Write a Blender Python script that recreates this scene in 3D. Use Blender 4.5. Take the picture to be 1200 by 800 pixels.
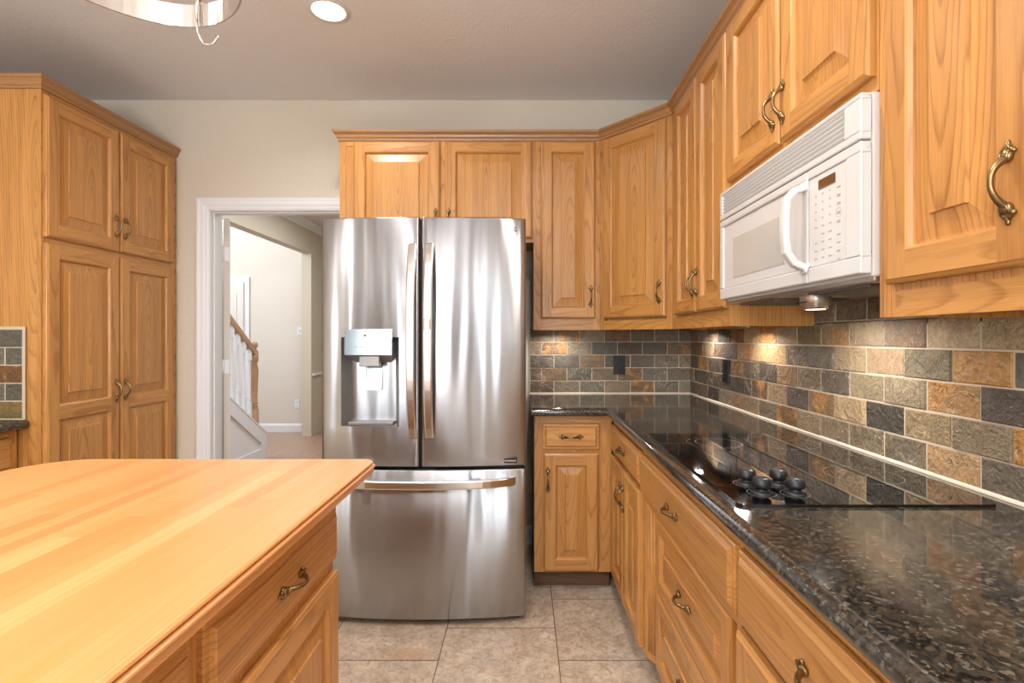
import bpy, math, random
from mathutils import Vector, Matrix
random.seed(7)
for o in list(bpy.data.objects): bpy.data.objects.remove(o)
SC = bpy.context.scene
COL = SC.collection
PI = math.pi

# ------------------------------------------------------------------ camera, world, exposure, large lights
cam_d = bpy.data.cameras.new('camera'); cam = bpy.data.objects.new('camera', cam_d); COL.objects.link(cam)
cam.location = (0, 0, 1.265); cam.rotation_euler = (PI/2, 0, 0)
cam_d.sensor_width = 36; cam_d.lens = 604/1200*36
cam_d.shift_x = -13.5/1200; cam_d.shift_y = -5/1200; cam_d.clip_start = 0.02
SC.camera = cam
SC.view_settings.view_transform = 'Standard'; SC.view_settings.look = 'None'
SC.view_settings.gamma = 1; SC.view_settings.use_curve_mapping = False
SC.view_settings.exposure = 0.26
w = bpy.data.worlds.new('world'); SC.world = w; w.use_nodes = True
w.node_tree.nodes['Background'].inputs[0].default_value = (0.75, 0.87, 1.0, 1)
w.node_tree.nodes['Background'].inputs[1].default_value = 1.0

def area(name, loc, size, power, color, aim=(0, 0, -1), disk=False, spread=PI):
    l = bpy.data.lights.new(name, 'AREA'); l.energy = power; l.color = color
    if disk: l.shape = 'DISK'; l.size = size
    else: l.shape = 'RECTANGLE'; l.size, l.size_y = size
    l.spread = spread
    o = bpy.data.objects.new(name, l); COL.objects.link(o); o.location = loc
    o.rotation_euler = Vector(aim).to_track_quat('-Z', 'Y').to_euler()
    return o
WIN = (0.86, 0.94, 1.0); WARM = (1.0, 0.955, 0.915)
H = 2.718                     # ceiling height
YB, XR, XL, YR = 3.162, 1.029, -2.98, -3.3   # back wall, right wall, left wall, rear wall behind the camera
# daylight by unseen rear and left windows, sized and placed for fridge-door streaks
STREAK_WINDOWS = [(-2.25, -1.95), (-1.30, -1.18), (-0.98, -0.88), (0.30, 0.62)]
for (a, b) in STREAK_WINDOWS:
    area('daylight', ((a+b)/2, YR+0.03, 1.45), (b-a, 1.7), 46*(b-a), WIN, (0, 1, 0))
area('daylight', (XL+0.03, -1.2, 1.5), (0.4, 1.3), 7, WIN, (1, 0, 0))
area('ceiling_fill', (-1.0, -2.0, H-0.03), (1.2, 0.6), 42, (1, 0.97, 0.93), (0, 0, -1))  # added fill light behind the camera, has no fitting
# added upward light behind the camera, brightens ceiling and upper cabinets
area('upward_fill', (-0.7, -1.5, 1.35), (0.5, 0.5), 66, (0.97, 0.985, 1.0), (0.0, 0.35, 1))
# hall and stairwell
area('hall_fill', (-1.7, 4.9, 2.66), (0.9, 2.2), 38, (0.93, 0.96, 1.0), (0, 0, -1))
area('stairwell_fill', (-4.6, 5.0, 3.0), (2.0, 1.6), 72, (0.88, 0.94, 1.0), (1, 0.2, -0.3))
# recessed cans (light only; the fittings come later)
CANS = [(-0.866, 2.29), (-0.866, -0.3), (0.16, 1.25), (0.16, -0.75), (-1.75, 0.9), (-1.9, -1.0)]
for (x, y) in CANS:
    area('can_light', (x, y, H-0.012), 0.13, 6.5 if y > 2 else 9.5, WARM, (0, 0, -1), True, 2.6)

# ------------------------------------------------------------------ materials
def lin(c):
    return tuple(((v/255)/12.92 if v/255 <= 0.04045 else ((v/255+0.055)/1.055)**2.4) for v in c)+(1,)
class NT:
    def __init__(s, name):
        s.m = bpy.data.materials.new(name); s.m.use_nodes = True
        s.t = s.m.node_tree; s.b = s.t.nodes['Principled BSDF']
    def n(s, typ, **kw):
        nd = s.t.nodes.new(typ)
        ins = kw.pop('ins', {})
        for k, v in kw.items(): setattr(nd, k, v)
        for k, v in ins.items(): s.set(nd.inputs[k], v)
        return nd
    def set(s, inp, v):
        if isinstance(v, bpy.types.NodeSocket): s.t.links.new(v, inp)
        elif isinstance(v, bpy.types.Node): s.t.links.new(v.outputs[0], inp)
        else: inp.default_value = v
    def math(s, op, a, b=0.0, c=None, clamp=False):
        nd = s.n('ShaderNodeMath', operation=op, use_clamp=clamp)
        s.set(nd.inputs[0], a); s.set(nd.inputs[1], b)
        if c is not None: s.set(nd.inputs[2], c)
        return nd.outputs[0]
    def noise(s, vec, scale, detail=2, rough=0.5, dist=0.0):
        nd = s.n('ShaderNodeTexNoise', ins={'Scale': scale, 'Detail': detail, 'Roughness': rough, 'Distortion': dist})
        s.set(nd.inputs['Vector'], vec); return nd.outputs[0]
    def ramp(s, fac, stops):
        nd = s.n('ShaderNodeValToRGB'); s.set(nd.inputs[0], fac)
        e = nd.color_ramp.elements
        while len(e) < len(stops): e.new(0.5)
        for i, (p, c) in enumerate(stops):
            e[i].position = p; e[i].color = c if len(c) == 4 else tuple(c)+(1,)
        return nd.outputs[0]
    def mix(s, fac, a, b, mode='MIX'):
        nd = s.n('ShaderNodeMix', data_type='RGBA', blend_type=mode)
        s.set(nd.inputs[0], fac); s.set(nd.inputs[6], a); s.set(nd.inputs[7], b)
        return nd.outputs[2]
    def bump(s, h, strength, dist=0.002):
        nd = s.n('ShaderNodeBump', ins={'Strength': strength, 'Distance': dist}); s.set(nd.inputs['Height'], h)
        s.set(s.b.inputs['Normal'], nd.outputs[0]); return nd
    def combine(s, x, y, z):
        nd = s.n('ShaderNodeCombineXYZ'); s.set(nd.inputs[0], x); s.set(nd.inputs[1], y); s.set(nd.inputs[2], z)
        return nd.outputs[0]
    def P(s, **kw):
        for k, v in kw.items(): s.set(s.b.inputs[k.replace('_', ' ')], v)
        return s.m
def simple(name, col, rough=0.5, metal=0.0, emit=0, **kw):
    t = NT(name); t.P(Base_Color=lin(col), Roughness=rough, Metallic=metal, **kw)
    if emit: t.P(Emission_Color=lin(col), Emission_Strength=emit)
    return t.m

def wood(name, light, dark, rough=0.32, ring=0.55, coat=0.25):
    t = NT(name)
    at = t.n('ShaderNodeAttribute', attribute_name='grain').outputs['Vector']
    rn = t.n('ShaderNodeAttribute', attribute_name='rnd').outputs['Fac']
    sp = t.n('ShaderNodeSeparateXYZ'); t.set(sp.inputs[0], at)
    x, y, z = sp.outputs
    yo = t.math('ADD', y, t.math('MULTIPLY', rn, 37.0))
    lowv = t.combine(t.math('MULTIPLY', x, 9), t.math('MULTIPLY', yo, 1.8), t.math('MULTIPLY', rn, 20))
    low = t.noise(lowv, 1.0, 3, 0.55)
    r = t.math('SQRT', t.math('ADD', t.math('MULTIPLY', x, x), t.math('MULTIPLY', z, z)))
    r2 = t.math('ADD', r, t.math('MULTIPLY', low, 0.034))
    fr = t.math('FRACT', t.math('MULTIPLY', r2, 95.0))
    fr2 = t.math('FRACT', t.math('MULTIPLY', r2, 41.0))
    ringf = t.ramp(fr, [(0.0, (0, 0, 0)), (0.62, (.12, .12, .12)), (0.88, (1, 1, 1)), (1.0, (0, 0, 0))])
    ring2 = t.ramp(fr2, [(0.0, (0, 0, 0)), (0.5, (1, 1, 1)), (1.0, (0, 0, 0))])
    pv = t.combine(t.math('MULTIPLY', x, 420), t.math('MULTIPLY', yo, 12), t.math('MULTIPLY', z, 60))
    pore = t.noise(pv, 1.0, 3, 0.6)
    poref = t.ramp(pore, [(0.42, (0, 0, 0)), (0.68, (1, 1, 1))])
    wide = t.noise(t.combine(t.math('MULTIPLY', x, 28), t.math('MULTIPLY', yo, 1.3), rn), 1.0, 2)
    f = t.math('MULTIPLY', ringf, ring)
    f = t.math('ADD', f, t.math('MULTIPLY', ring2, ring*0.30))
    f = t.math('ADD', f, t.math('MULTIPLY', poref, 0.22))
    f = t.math('ADD', f, t.math('MULTIPLY', t.math('SUBTRACT', wide, 0.5), 0.9), clamp=True)
    c = t.mix(f, lin(light), lin(dark))
    c = t.mix(t.math('MULTIPLY', rn, 0.30), c, lin(tuple(int(v*0.84) for v in light)), 'MIX')
    t.P(Base_Color=c, Roughness=rough, Coat_Weight=coat*0.6, Coat_Roughness=0.30)
    t.bump(t.math('ADD', poref, ringf), 0.12, 0.0006)
    return t.m

OAK = wood('honey_oak', (210, 152, 84), (134, 78, 30), ring=0.46)
CROWNM = wood('crown_oak', (178, 132, 84), (120, 78, 44), ring=0.4)
TOEK = wood('toe_shaded_oak', (118, 88, 62), (84, 60, 42), 0.6, coat=0)  # oak darkened for the shadow under the base cabinets
HALLWOOD = wood('hall_floor_wood', (176, 142, 122), (140, 106, 88), 0.3, 0.4)
RAILWOOD = wood('rail_wood', (188, 150, 118), (140, 100, 72), 0.4, coat=0.05)

def butcher():
    t = NT('butcher_block_maple')
    at = t.n('ShaderNodeAttribute', attribute_name='grain').outputs['Vector']
    rn = t.n('ShaderNodeAttribute', attribute_name='rnd').outputs['Fac']
    sp = t.n('ShaderNodeSeparateXYZ'); t.set(sp.inputs[0], at); x, y, z = sp.outputs
    v = t.combine(t.math('MULTIPLY', x, 30), t.math('MULTIPLY', y, 1.6), t.math('MULTIPLY', rn, 60))
    a = t.noise(v, 1.0, 4, 0.6, 0.4)
    v2 = t.combine(t.math('MULTIPLY', x, 260), t.math('MULTIPLY', y, 6), t.math('MULTIPLY', rn, 60))
    b = t.noise(v2, 1.0, 2)
    base = t.ramp(rn, [(0.0, lin((210, 150, 93))), (0.12, lin((208, 136, 82))), (0.24, lin((213, 155, 99))), (0.5, lin((216, 162, 106))), (0.75, lin((210, 150, 93))), (0.88, lin((220, 172, 117))), (1.0, lin((213, 155, 95)))])
    c = t.mix(t.math('MULTIPLY', t.ramp(a, [(0.42, (0, 0, 0)), (0.70, (1, 1, 1))]), 0.55), base, lin((222, 146, 74)))
    c = t.mix(t.math('MULTIPLY', t.ramp(b, [(0.45, (0, 0, 0)), (0.75, (1, 1, 1))]), 0.18), c, lin((196, 124, 62)))
    t.P(Base_Color=c, Roughness=0.33, Coat_Weight=0.15, Coat_Roughness=0.25)
    return t.m
BUTCH = butcher()

def granite():
    t = NT('black_granite')
    tc = t.n('ShaderNodeTexCoord').outputs['Object']
    vo = t.n('ShaderNodeTexVoronoi', ins={'Scale': 190.0}); t.set(vo.inputs['Vector'], t.mix(0.012, tc, t.n('ShaderNodeTexNoise', ins={'Scale': 40.0}).outputs[1]))
    sv = t.n('ShaderNodeSeparateColor'); t.set(sv.inputs[0], vo.outputs['Color'])
    c = t.ramp(sv.outputs[0], [(0.0, lin((20, 19, 18))), (0.35, lin((34, 33, 30))), (0.50, lin((56, 56, 51))), (0.64, lin((72, 59, 46))), (0.76, lin((36, 34, 31))), (0.90, lin((94, 80, 64))), (0.97, lin((104, 99, 88)))])
    big = t.ramp(t.noise(tc, 9.0, 3, 0.6), [(0.35, (0, 0, 0)), (0.65, (1, 1, 1))])
    c = t.mix(t.math('MULTIPLY', big, 0.30), c, lin((24, 23, 22)))
    c = t.mix(t.math('MULTIPLY', t.ramp(t.noise(tc, 55, 4, 0.7), [(0.48, (0, 0, 0)), (0.62, (1, 1, 1))]), 0.25), c, lin((78, 73, 64)))
    sp = t.ramp(t.noise(tc, 260.0, 2), [(0.66, (0, 0, 0)), (0.72, (1, 1, 1))])
    c = t.mix(t.math('MULTIPLY', sp, 0.4), c, lin((150, 130, 100)))
    t.P(Base_Color=c, Roughness=0.10, Specular_IOR_Level=0.75, Coat_Weight=0.3, Coat_Roughness=0.05)
    t.bump(t.noise(tc, 30.0, 2), 0.03, 0.002)
    return t.m
GRAN = granite()

def slate():
    t = NT('slate_tile')
    tc = t.n('ShaderNodeTexCoord').outputs['Object']
    col = t.n('ShaderNodeAttribute', attribute_name='tint')
    rn = t.n('ShaderNodeAttribute', attribute_name='rnd').outputs['Fac']
    rust = col.outputs['Alpha']
    off = t.n('ShaderNodeVectorMath', operation='ADD'); t.set(off.inputs[0], tc)
    t.set(off.inputs[1], t.combine(t.math('MULTIPLY', rn, 31), t.math('MULTIPLY', rn, 17), t.math('MULTIPLY', rn, 53)))
    v = off.outputs[0]
    n1 = t.noise(v, 14, 5, 0.62, 1.2)
    n2 = t.noise(v, 60, 4, 0.6, 0.5)
    c = t.mix(t.math('MULTIPLY', t.ramp(n1, [(0.32, (0, 0, 0)), (0.7, (1, 1, 1))]), 0.55), t.mix(1.0, col.outputs['Color'], (0.72, 0.72, 0.74, 1), 'MULTIPLY'), t.mix(1.0, col.outputs['Color'], (1.35, 1.28, 1.2, 1), 'MULTIPLY'))
    rm = t.ramp(t.noise(v, 11, 3, 0.5, 0.8), [(0.50, (0, 0, 0)), (0.56, (1, 1, 1))])
    rc = t.ramp(n2, [(0.3, lin((158, 102, 52))), (0.7, lin((204, 156, 98)))])
    c = t.mix(t.math('MULTIPLY', rm, rust), c, rc)
    vein = t.math('ABSOLUTE', t.math('SUBTRACT', t.noise(v, 7.5, 3, 0.55, 1.6), 0.5))
    vm = t.ramp(vein, [(0.0, (1, 1, 1)), (0.010, (0, 0, 0))])
    vsel = t.math('GREATER_THAN', t.math('FRACT', t.math('MULTIPLY', rn, 7.13)), 0.55)
    c = t.mix(t.math('MULTIPLY', t.math('MULTIPLY', vm, vsel), 0.6), c, lin((205, 190, 168)))
    t.P(Base_Color=c, Roughness=t.ramp(n2, [(0.2, (.38,)*3), (0.8, (.62,)*3)]), Specular_IOR_Level=0.5)
    rg = t.math('ABSOLUTE', t.math('SUBTRACT', t.noise(v, 20, 4, 0.6, 1.5), 0.5))
    h = t.math('ADD', t.math('MULTIPLY', n1, 1.0), t.math('ADD', t.math('MULTIPLY', n2, 0.35), t.math('MULTIPLY', rg, -0.9)))
    t.bump(h, 1.0, 0.014)
    c2 = t.mix(t.ramp(t.noise(v, 120, 3, 0.6), [(0.35, (0, 0, 0)), (0.65, (1, 1, 1))]), t.mix(1.0, c, (0.80, 0.79, 0.78, 1), 'MULTIPLY'), t.mix(1.0, c, (1.14, 1.14, 1.14, 1), 'MULTIPLY'))
    t.P(Base_Color=c2)
    return t.m
SLATE = slate()

def steel(name, col, rough, wavy=False, aniso=0.8, rot=0.0):
    t = NT(name)
    t.P(Base_Color=lin(col), Metallic=1.0, Roughness=rough, Anisotropic=aniso, Anisotropic_Rotation=rot)
    tg = t.n('ShaderNodeTangent', direction_type='RADIAL', axis='Z'); t.set(t.b.inputs['Tangent'], tg.outputs[0])
    if wavy:
        tc = t.n('ShaderNodeTexCoord').outputs['Object']
        sp = t.n('ShaderNodeSeparateXYZ'); t.set(sp.inputs[0], tc)
        v = t.combine(t.math('MULTIPLY', sp.outputs[0], 8.5), 0.0, t.math('MULTIPLY', sp.outputs[2], 0.9))
        v2 = t.combine(t.math('MULTIPLY', sp.outputs[0], 24), 3.0, t.math('MULTIPLY', sp.outputs[2], 1.6))
        n = t.math('ADD', t.noise(v, 1.0, 1, 0.4), t.math('MULTIPLY', t.noise(v2, 1.0, 0), 0.07))
        t.bump(n, 1.0, 0.0068)
    return t.m
STEEL = steel('brushed_steel_door', (172, 172, 174), 0.24, True, 1.0, 0.25)
STEELH = steel('steel_handle', (215, 210, 205), 0.24, False, 0.5, 0.25)
STEELR = steel('rack_steel', (215, 210, 203), 0.25, False, 0.7, 0.25)
FCASE = simple('fridge_case_grey', (90, 88, 85), 0.5, 0.3)
DGREY = simple('recess_grey', (150, 148, 146), 0.35, 0.6)
CHROME = simple('chrome', (190, 196, 198), 0.16, 1.0)
BLACK = simple('black_plastic', (16, 15, 15), 0.35)
GASKET = simple('dark_gap', (14, 13, 13), 0.7)
BRASS = simple('antique_brass', (146, 124, 88), 0.30, 1.0)
WHITE = simple('white_enamel', (214, 213, 211), 0.28, Coat_Weight=0.3)
WHITE2 = simple('white_panel', (226, 222, 216), 0.35)
MWGLASS = simple('microwave_window_grey', (196, 194, 188), 0.16, Coat_Weight=0.6)
DISP = simple('amber_brown_display', (104, 68, 38), 0.25)
MARK = simple('grey_print', (128, 124, 120), 0.6)
TRIM = simple('trim_white_paint', (234, 236, 240), 0.38)
DOORP = simple('door_paint', (214, 206, 198), 0.45)
HALLW = simple('hall_wall_paint', (222, 215, 205), 0.75)
TANW = simple('hall_tan_paint', (202, 192, 172), 0.75)
GROUT = simple('grout', (205, 188, 165), 0.85)
CAULK = simple('caulk', (222, 206, 186), 0.6)
GLASSB = simple('black_ceramic_glass', (7, 6, 6), 0.035, 0, Specular_IOR_Level=0.8, Coat_Weight=0.6, Coat_Roughness=0.02)
RINGM = simple('ring_print', (150, 146, 140), 0.4)
KNOBM = simple('knob_black', (26, 27, 29), 0.35)
FILTER = simple('grease_filter', (140, 134, 124), 0.4, 0.9)
HOODM = simple('hood_metal', (196, 188, 176), 0.3, 0.9)
LENS = simple('lamp_lens', (255, 244, 226), 0.4, emit=9)
LENS2 = simple('puck_lens', (255, 240, 214), 0.4, emit=6)
SKYP = simple('bright_pane', (225, 238, 250), 0.3, emit=3.0)
def wallmat(name, c, bump=0.25, sc=55):
    t = NT(name); tc = t.n('ShaderNodeTexCoord').outputs['Object']
    t.P(Base_Color=lin(c), Roughness=0.72)
    n = t.ramp(t.noise(tc, sc, 3, 0.5, 0.4), [(0.42, (0, 0, 0)), (0.62, (1, 1, 1))])
    t.bump(n, bump, 0.003); return t.m
WALLM = wallmat('beige_wall_paint', (216, 207, 192))
CEILM = wallmat('ceiling_paint', (226, 226, 227), 0.15, 70)
def stonefloor():
    t = NT('travertine_floor_tile'); tc = t.n('ShaderNodeTexCoord').outputs['Object']
    rn = t.n('ShaderNodeAttribute', attribute_name='rnd').outputs['Fac']
    off = t.n('ShaderNodeVectorMath', operation='ADD'); t.set(off.inputs[0], tc)
    t.set(off.inputs[1], t.combine(t.math('MULTIPLY', rn, 23), t.math('MULTIPLY', rn, 41), 0.0)); v = off.outputs[0]
    a = t.noise(v, 6, 5, 0.65, 1.0); b = t.noise(v, 30, 6, 0.7, 0.8)
    c = t.ramp(a, [(0.3, lin((176, 158, 138))), (0.5, lin((202, 186, 166))), (0.68, lin((222, 206, 184)))])
    c = t.mix(t.ramp(b, [(0.44, (0, 0, 0)), (0.64, (.75,)*3)]), c, lin((158, 136, 114)))
    c = t.mix(t.ramp(t.noise(v, 60, 3, 0.6), [(0.58, (0, 0, 0)), (0.68, (.6,)*3)]), c, lin((222, 208, 186)))
    c = t.mix(t.ramp(t.noise(v, 3.1, 2), [(0.6, (0, 0, 0)), (0.75, (.4,)*3)]), c, lin((196, 140, 96)))
    t.P(Base_Color=c, Roughness=0.38); t.bump(b, 0.2, 0.002); return t.m
FTILE = stonefloor()
FGROUT = simple('floor_grout', (128, 104, 82), 0.9)

# ------------------------------------------------------------------ mesh building
class MB:
    """collects polygons with a wood grain attribute, then links them as one object"""
    def __init__(s): s.v = []; s.f = []; s.g = []; s.r = []; s.c = []; s.mi = []; s.sm = []
    def poly(s, pts, grain=None, rnd=0.0, col=(1, 1, 1, 0), mi=0, smooth=False):
        b = len(s.v)
        for i, p in enumerate(pts):
            s.v.append(tuple(p)); s.g.append(grain(p) if grain else (p[0], p[1], p[2])); s.r.append(rnd); s.c.append(col)
        s.f.append(tuple(range(b, b+len(pts)))); s.mi.append(mi); s.sm.append(smooth)
    def mesh(s, verts, faces, grain=None, rnd=0.0, col=(1, 1, 1, 0), mi=0, smooth=True):
        b = len(s.v)
        for p in verts:
            s.v.append(tuple(p)); s.g.append(grain(p) if grain else (p[0], p[1], p[2])); s.r.append(rnd); s.c.append(col)
        for f in faces: s.f.append(tuple(b+i for i in f)); s.mi.append(mi); s.sm.append(smooth)
    def build(s, name, mat, parent=None, loc=(0, 0, 0), bevel=0, label=None):
        me = bpy.data.meshes.new(name); me.from_pydata(s.v, [], s.f)
        mats = mat if isinstance(mat, (list, tuple)) else [mat]
        for m in mats: me.materials.append(m)
        me.polygons.foreach_set('material_index', s.mi); me.polygons.foreach_set('use_smooth', s.sm)
        a = me.attributes.new('grain', 'FLOAT_VECTOR', 'POINT'); a.data.foreach_set('vector', [q for p in s.g for q in p])
        a = me.attributes.new('rnd', 'FLOAT', 'POINT'); a.data.foreach_set('value', s.r)
        a = me.attributes.new('tint', 'FLOAT_COLOR', 'POINT'); a.data.foreach_set('color', [q for p in s.c for q in p])
        me.update()
        o = bpy.data.objects.new(name, me); COL.objects.link(o); o.location = loc
        if parent: o.parent = parent
        if label: o['label'] = label
        if bevel:
            md = o.modifiers.new('bevel', 'BEVEL'); md.width = bevel; md.segments = 2; md.limit_method = 'ANGLE'; md.angle_limit = 0.9
            wd = o.modifiers.new('weld', 'WELD'); wd.merge_threshold = 1e-5
            o.modifiers.move(1, 0)
        return o
def graingen(center, axis, across=None, tilt=None, d0=None):
    """grain frame: axis = direction of the fibres (0,1,2); across = face direction"""
    cx = list(center)
    if across is None: across = 0 if axis != 0 else 2
    dep = 3-axis-across
    tilt = random.choice((-1, 1))*random.uniform(0.05, 0.11) if tilt is None else tilt
    d0 = random.uniform(0.02, 0.09) if d0 is None else d0
    sh = random.uniform(-0.03, 0.03); v0 = random.uniform(-0.25, 0.25)
    def g(p):
        q = (p[0]-cx[0], p[1]-cx[1], p[2]-cx[2])
        return (q[across]+sh, q[axis], d0+q[dep]+tilt*(q[axis]-v0))
    return g
def box(mb, x0, x1, y0, y1, z0, z1, axis=2, mi=0, across=None, col=(1, 1, 1, 0), rnd=None, skip=()):
    g = graingen(((x0+x1)/2, (y0+y1)/2, (z0+z1)/2), axis, across)
    r = random.random() if rnd is None else rnd
    V = [(x, y, z) for x in (x0, x1) for y in (y0, y1) for z in (z0, z1)]
    F = {'x0': (0, 1, 3, 2), 'x1': (4, 6, 7, 5), 'y0': (0, 4, 5, 1), 'y1': (2, 3, 7, 6), 'z0': (0, 2, 6, 4), 'z1': (1, 5, 7, 3)}
    mb.mesh(V, [F[k] for k in F if k not in skip], g, r, col, mi, False)
def prism(mb, pts, z0, z1, mi=0, axis=2, across=None, smooth=False, top=True, bot=True):
    """vertical prism over an anticlockwise outline"""
    n = len(pts); g = graingen((pts[0][0], pts[0][1], 0), axis, across); r = random.random()
    V = [(p[0], p[1], z0) for p in pts]+[(p[0], p[1], z1) for p in pts]
    F = [(i, (i+1) % n, n+(i+1) % n, n+i) for i in range(n)]
    if top: F.append(tuple(range(n, 2*n)))
    if bot: F.append(tuple(range(n-1, -1, -1)))
    mb.mesh(V, F, g, r, mi=mi, smooth=smooth)
def tube(mb, pts, rad, seg=10, mi=0, cap=True):
    """round bar through points, radius a number or one per point"""
    P = [Vector(p) for p in pts]; n = len(P)
    R = rad if isinstance(rad, (list, tuple)) else [rad]*n
    V = []; up = None
    for i in range(n):
        d = (P[min(i+1, n-1)]-P[max(i-1, 0)]).normalized()
        if up is None:
            up = Vector((0, 0, 1)) if abs(d.z) < 0.9 else Vector((1, 0, 0))
        a = (up-d*up.dot(d)).normalized(); b = d.cross(a); up = a
        for k in range(seg):
            t = 2*PI*k/seg; V.append(P[i]+a*math.cos(t)*R[i]+b*math.sin(t)*R[i])
    F = [(i*seg+k, i*seg+(k+1) % seg, (i+1)*seg+(k+1) % seg, (i+1)*seg+k) for i in range(n-1) for k in range(seg)]
    if cap: F += [tuple(range(seg-1, -1, -1)), tuple((n-1)*seg+k for k in range(seg))]
    mb.mesh(V, F, mi=mi)
def lathe(mb, prof, c=(0, 0, 0), seg=24, mi=0, smooth=True, grain=None):
    V = [(c[0]+r*math.cos(2*PI*k/seg), c[1]+r*math.sin(2*PI*k/seg), c[2]+z) for (r, z) in prof for k in range(seg)]
    F = [(i*seg+k, i*seg+(k+1) % seg, (i+1)*seg+(k+1) % seg, (i+1)*seg+k) for i in range(len(prof)-1) for k in range(seg)]
    mb.mesh(V, F, grain, 0.3, mi=mi, smooth=smooth)
def ell(mb, c, r, rot=None, seg=10, rings=6, mi=0):
    M = rot or Matrix.Identity(3); V = []
    for i in range(rings+1):
        a = PI*i/rings
        for k in range(seg):
            b = 2*PI*k/seg
            V.append(Vector(c)+M @ Vector((r[0]*math.sin(a)*math.cos(b), r[1]*math.sin(a)*math.sin(b), r[2]*math.cos(a))))
    F = [(i*seg+k, (i+1)*seg+k, (i+1)*seg+(k+1) % seg, i*seg+(k+1) % seg) for i in range(rings) for k in range(seg)]
    mb.mesh(V, F, mi=mi)
def sweep(mb, path, prof, mi=0, smooth=False, z=0.0, caps=True):
    """profile (outward, z) swept with mitres along a level path; outward is to the right of travel"""
    n = len(path); offs = []
    for i in range(n):
        ds = []
        if i > 0: ds.append((Vector(path[i])-Vector(path[i-1])).normalized())
        if i < n-1: ds.append((Vector(path[i+1])-Vector(path[i])).normalized())
        ns = [Vector((d.y, -d.x)) for d in ds]
        if len(ns) == 2:
            m = (ns[0]+ns[1]).normalized(); m = m/max(0.2, m.dot(ns[0]))
        else: m = ns[0]
        offs.append(m)
    m = len(prof)
    for i in range(n-1):
        a, b = Vector(path[i]), Vector(path[i+1]); L = (b-a).length; d = (b-a)/L; nn = Vector((d.y, -d.x))
        V = []
        for (p, of) in ((a, offs[i]), (b, offs[i+1])):
            for (o, zz) in prof: V.append((p.x+of.x*o, p.y+of.y*o, z+zz))
        r = random.random()
        def g(p, a=a, d=d, nn=nn): q = Vector((p[0], p[1]))-a; return (p[2]*1.0-prof[0][1], q.dot(d), 0.03+q.dot(nn))
        F = [(k, m+k, m+k+1, k+1) for k in range(m-1)]
        mb.mesh(V, F, g, r, mi=mi, smooth=smooth)
        if caps and i == 0: mb.mesh(V[:m], [tuple(range(m))], g, r, mi=mi, smooth=False)
        if caps and i == n-2: mb.mesh(V[m:], [tuple(range(m-1, -1, -1))], g, r, mi=mi, smooth=False)

def thing(name, label, cat, loc=(0, 0, 0), rz=0.0, group=None):
    o = bpy.data.objects.new(name, None); COL.objects.link(o); o.location = loc; o.rotation_euler = (0, 0, rz)
    o.empty_display_size = 0.05
    o['label'] = label; o['category'] = cat
    if group: o['group'] = group
    return o
def tag(o, label, cat, group=None):
    o['label'] = label; o['category'] = cat
    if group: o['group'] = group
    return o
def struct(o): o['kind'] = 'structure'; return o

# ------------------------------------------------------------------ room shell
mb = MB(); T = 0.12; OX0, OX1, OZ = -1.925, -1.10, 2.045
box(mb, XL-T, OX0, YB, YB+T, 0, H); box(mb, OX0, OX1, YB, YB+T, OZ, H); box(mb, OX1, XR+T, YB, YB+T, 0, H)
struct(mb.build('wall_back', WALLM))
mb = MB(); box(mb, XR, XR+T, YR-T, YB, 0, H); struct(mb.build('wall_right', WALLM))
mb = MB(); LW = (-1.4, -1.0, 0.85, 2.15)
box(mb, XL-T, XL, YR-T, LW[0], 0, H); box(mb, XL-T, XL, LW[1], YB, 0, H)
box(mb, XL-T, XL, LW[0], LW[1], 0, LW[2]); box(mb, XL-T, XL, LW[0], LW[1], LW[3], H)
struct(mb.build('wall_left', WALLM))
mb = MB(); xs = XL
for (a, b) in STREAK_WINDOWS:
    box(mb, xs, a, YR-T, YR, 0, H); box(mb, a, b, YR-T, YR, 0, 0.6); box(mb, a, b, YR-T, YR, 2.3, H); xs = b
box(mb, xs, XR, YR-T, YR, 0, H); struct(mb.build('wall_rear', wallmat('reflection_grey', (112, 116, 120))))  # unseen wall, coloured dark for contrast in the fridge reflections
def window(n, x0, x1, z0, z1, y, axis='x'):
    mb = MB(); fw = 0.045
    def bx(a0, a1, b0, b1, c0, c1, mi=0):
        if axis == 'x': box(mb, a0, a1, y+b0, y+b1, c0, c1, mi=mi)
        else: box(mb, y+b0, y+b1, a0, a1, c0, c1, mi=mi)
    for (a0, a1, c0, c1) in ((x0-fw, x0, z0-fw, z1+fw), (x1, x1+fw, z0-fw, z1+fw), (x0, x1, z1, z1+fw), (x0, x1, z0-fw, z0)):
        bx(a0, a1, -0.005, 0.014, c0, c1)
    zm = (z0+z1)/2; bx(x0, x1, -0.09, -0.06, zm-0.02, zm+0.02)
    bx(x0, x1, -0.085, -0.08, z0, z1, 1)
    struct(mb.build('window_%d' % n, [TRIM, SKYP]))
for i, (a, b) in enumerate(STREAK_WINDOWS): window(i+1, a, b, 0.6, 2.3, YR)
window(5, LW[0], LW[1], LW[2], LW[3], XL, 'y')
mb = MB(); box(mb, XL-T, XR+T, YR-T, YB+T, H, H+0.1); struct(mb.build('ceiling', CEILM))

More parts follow.
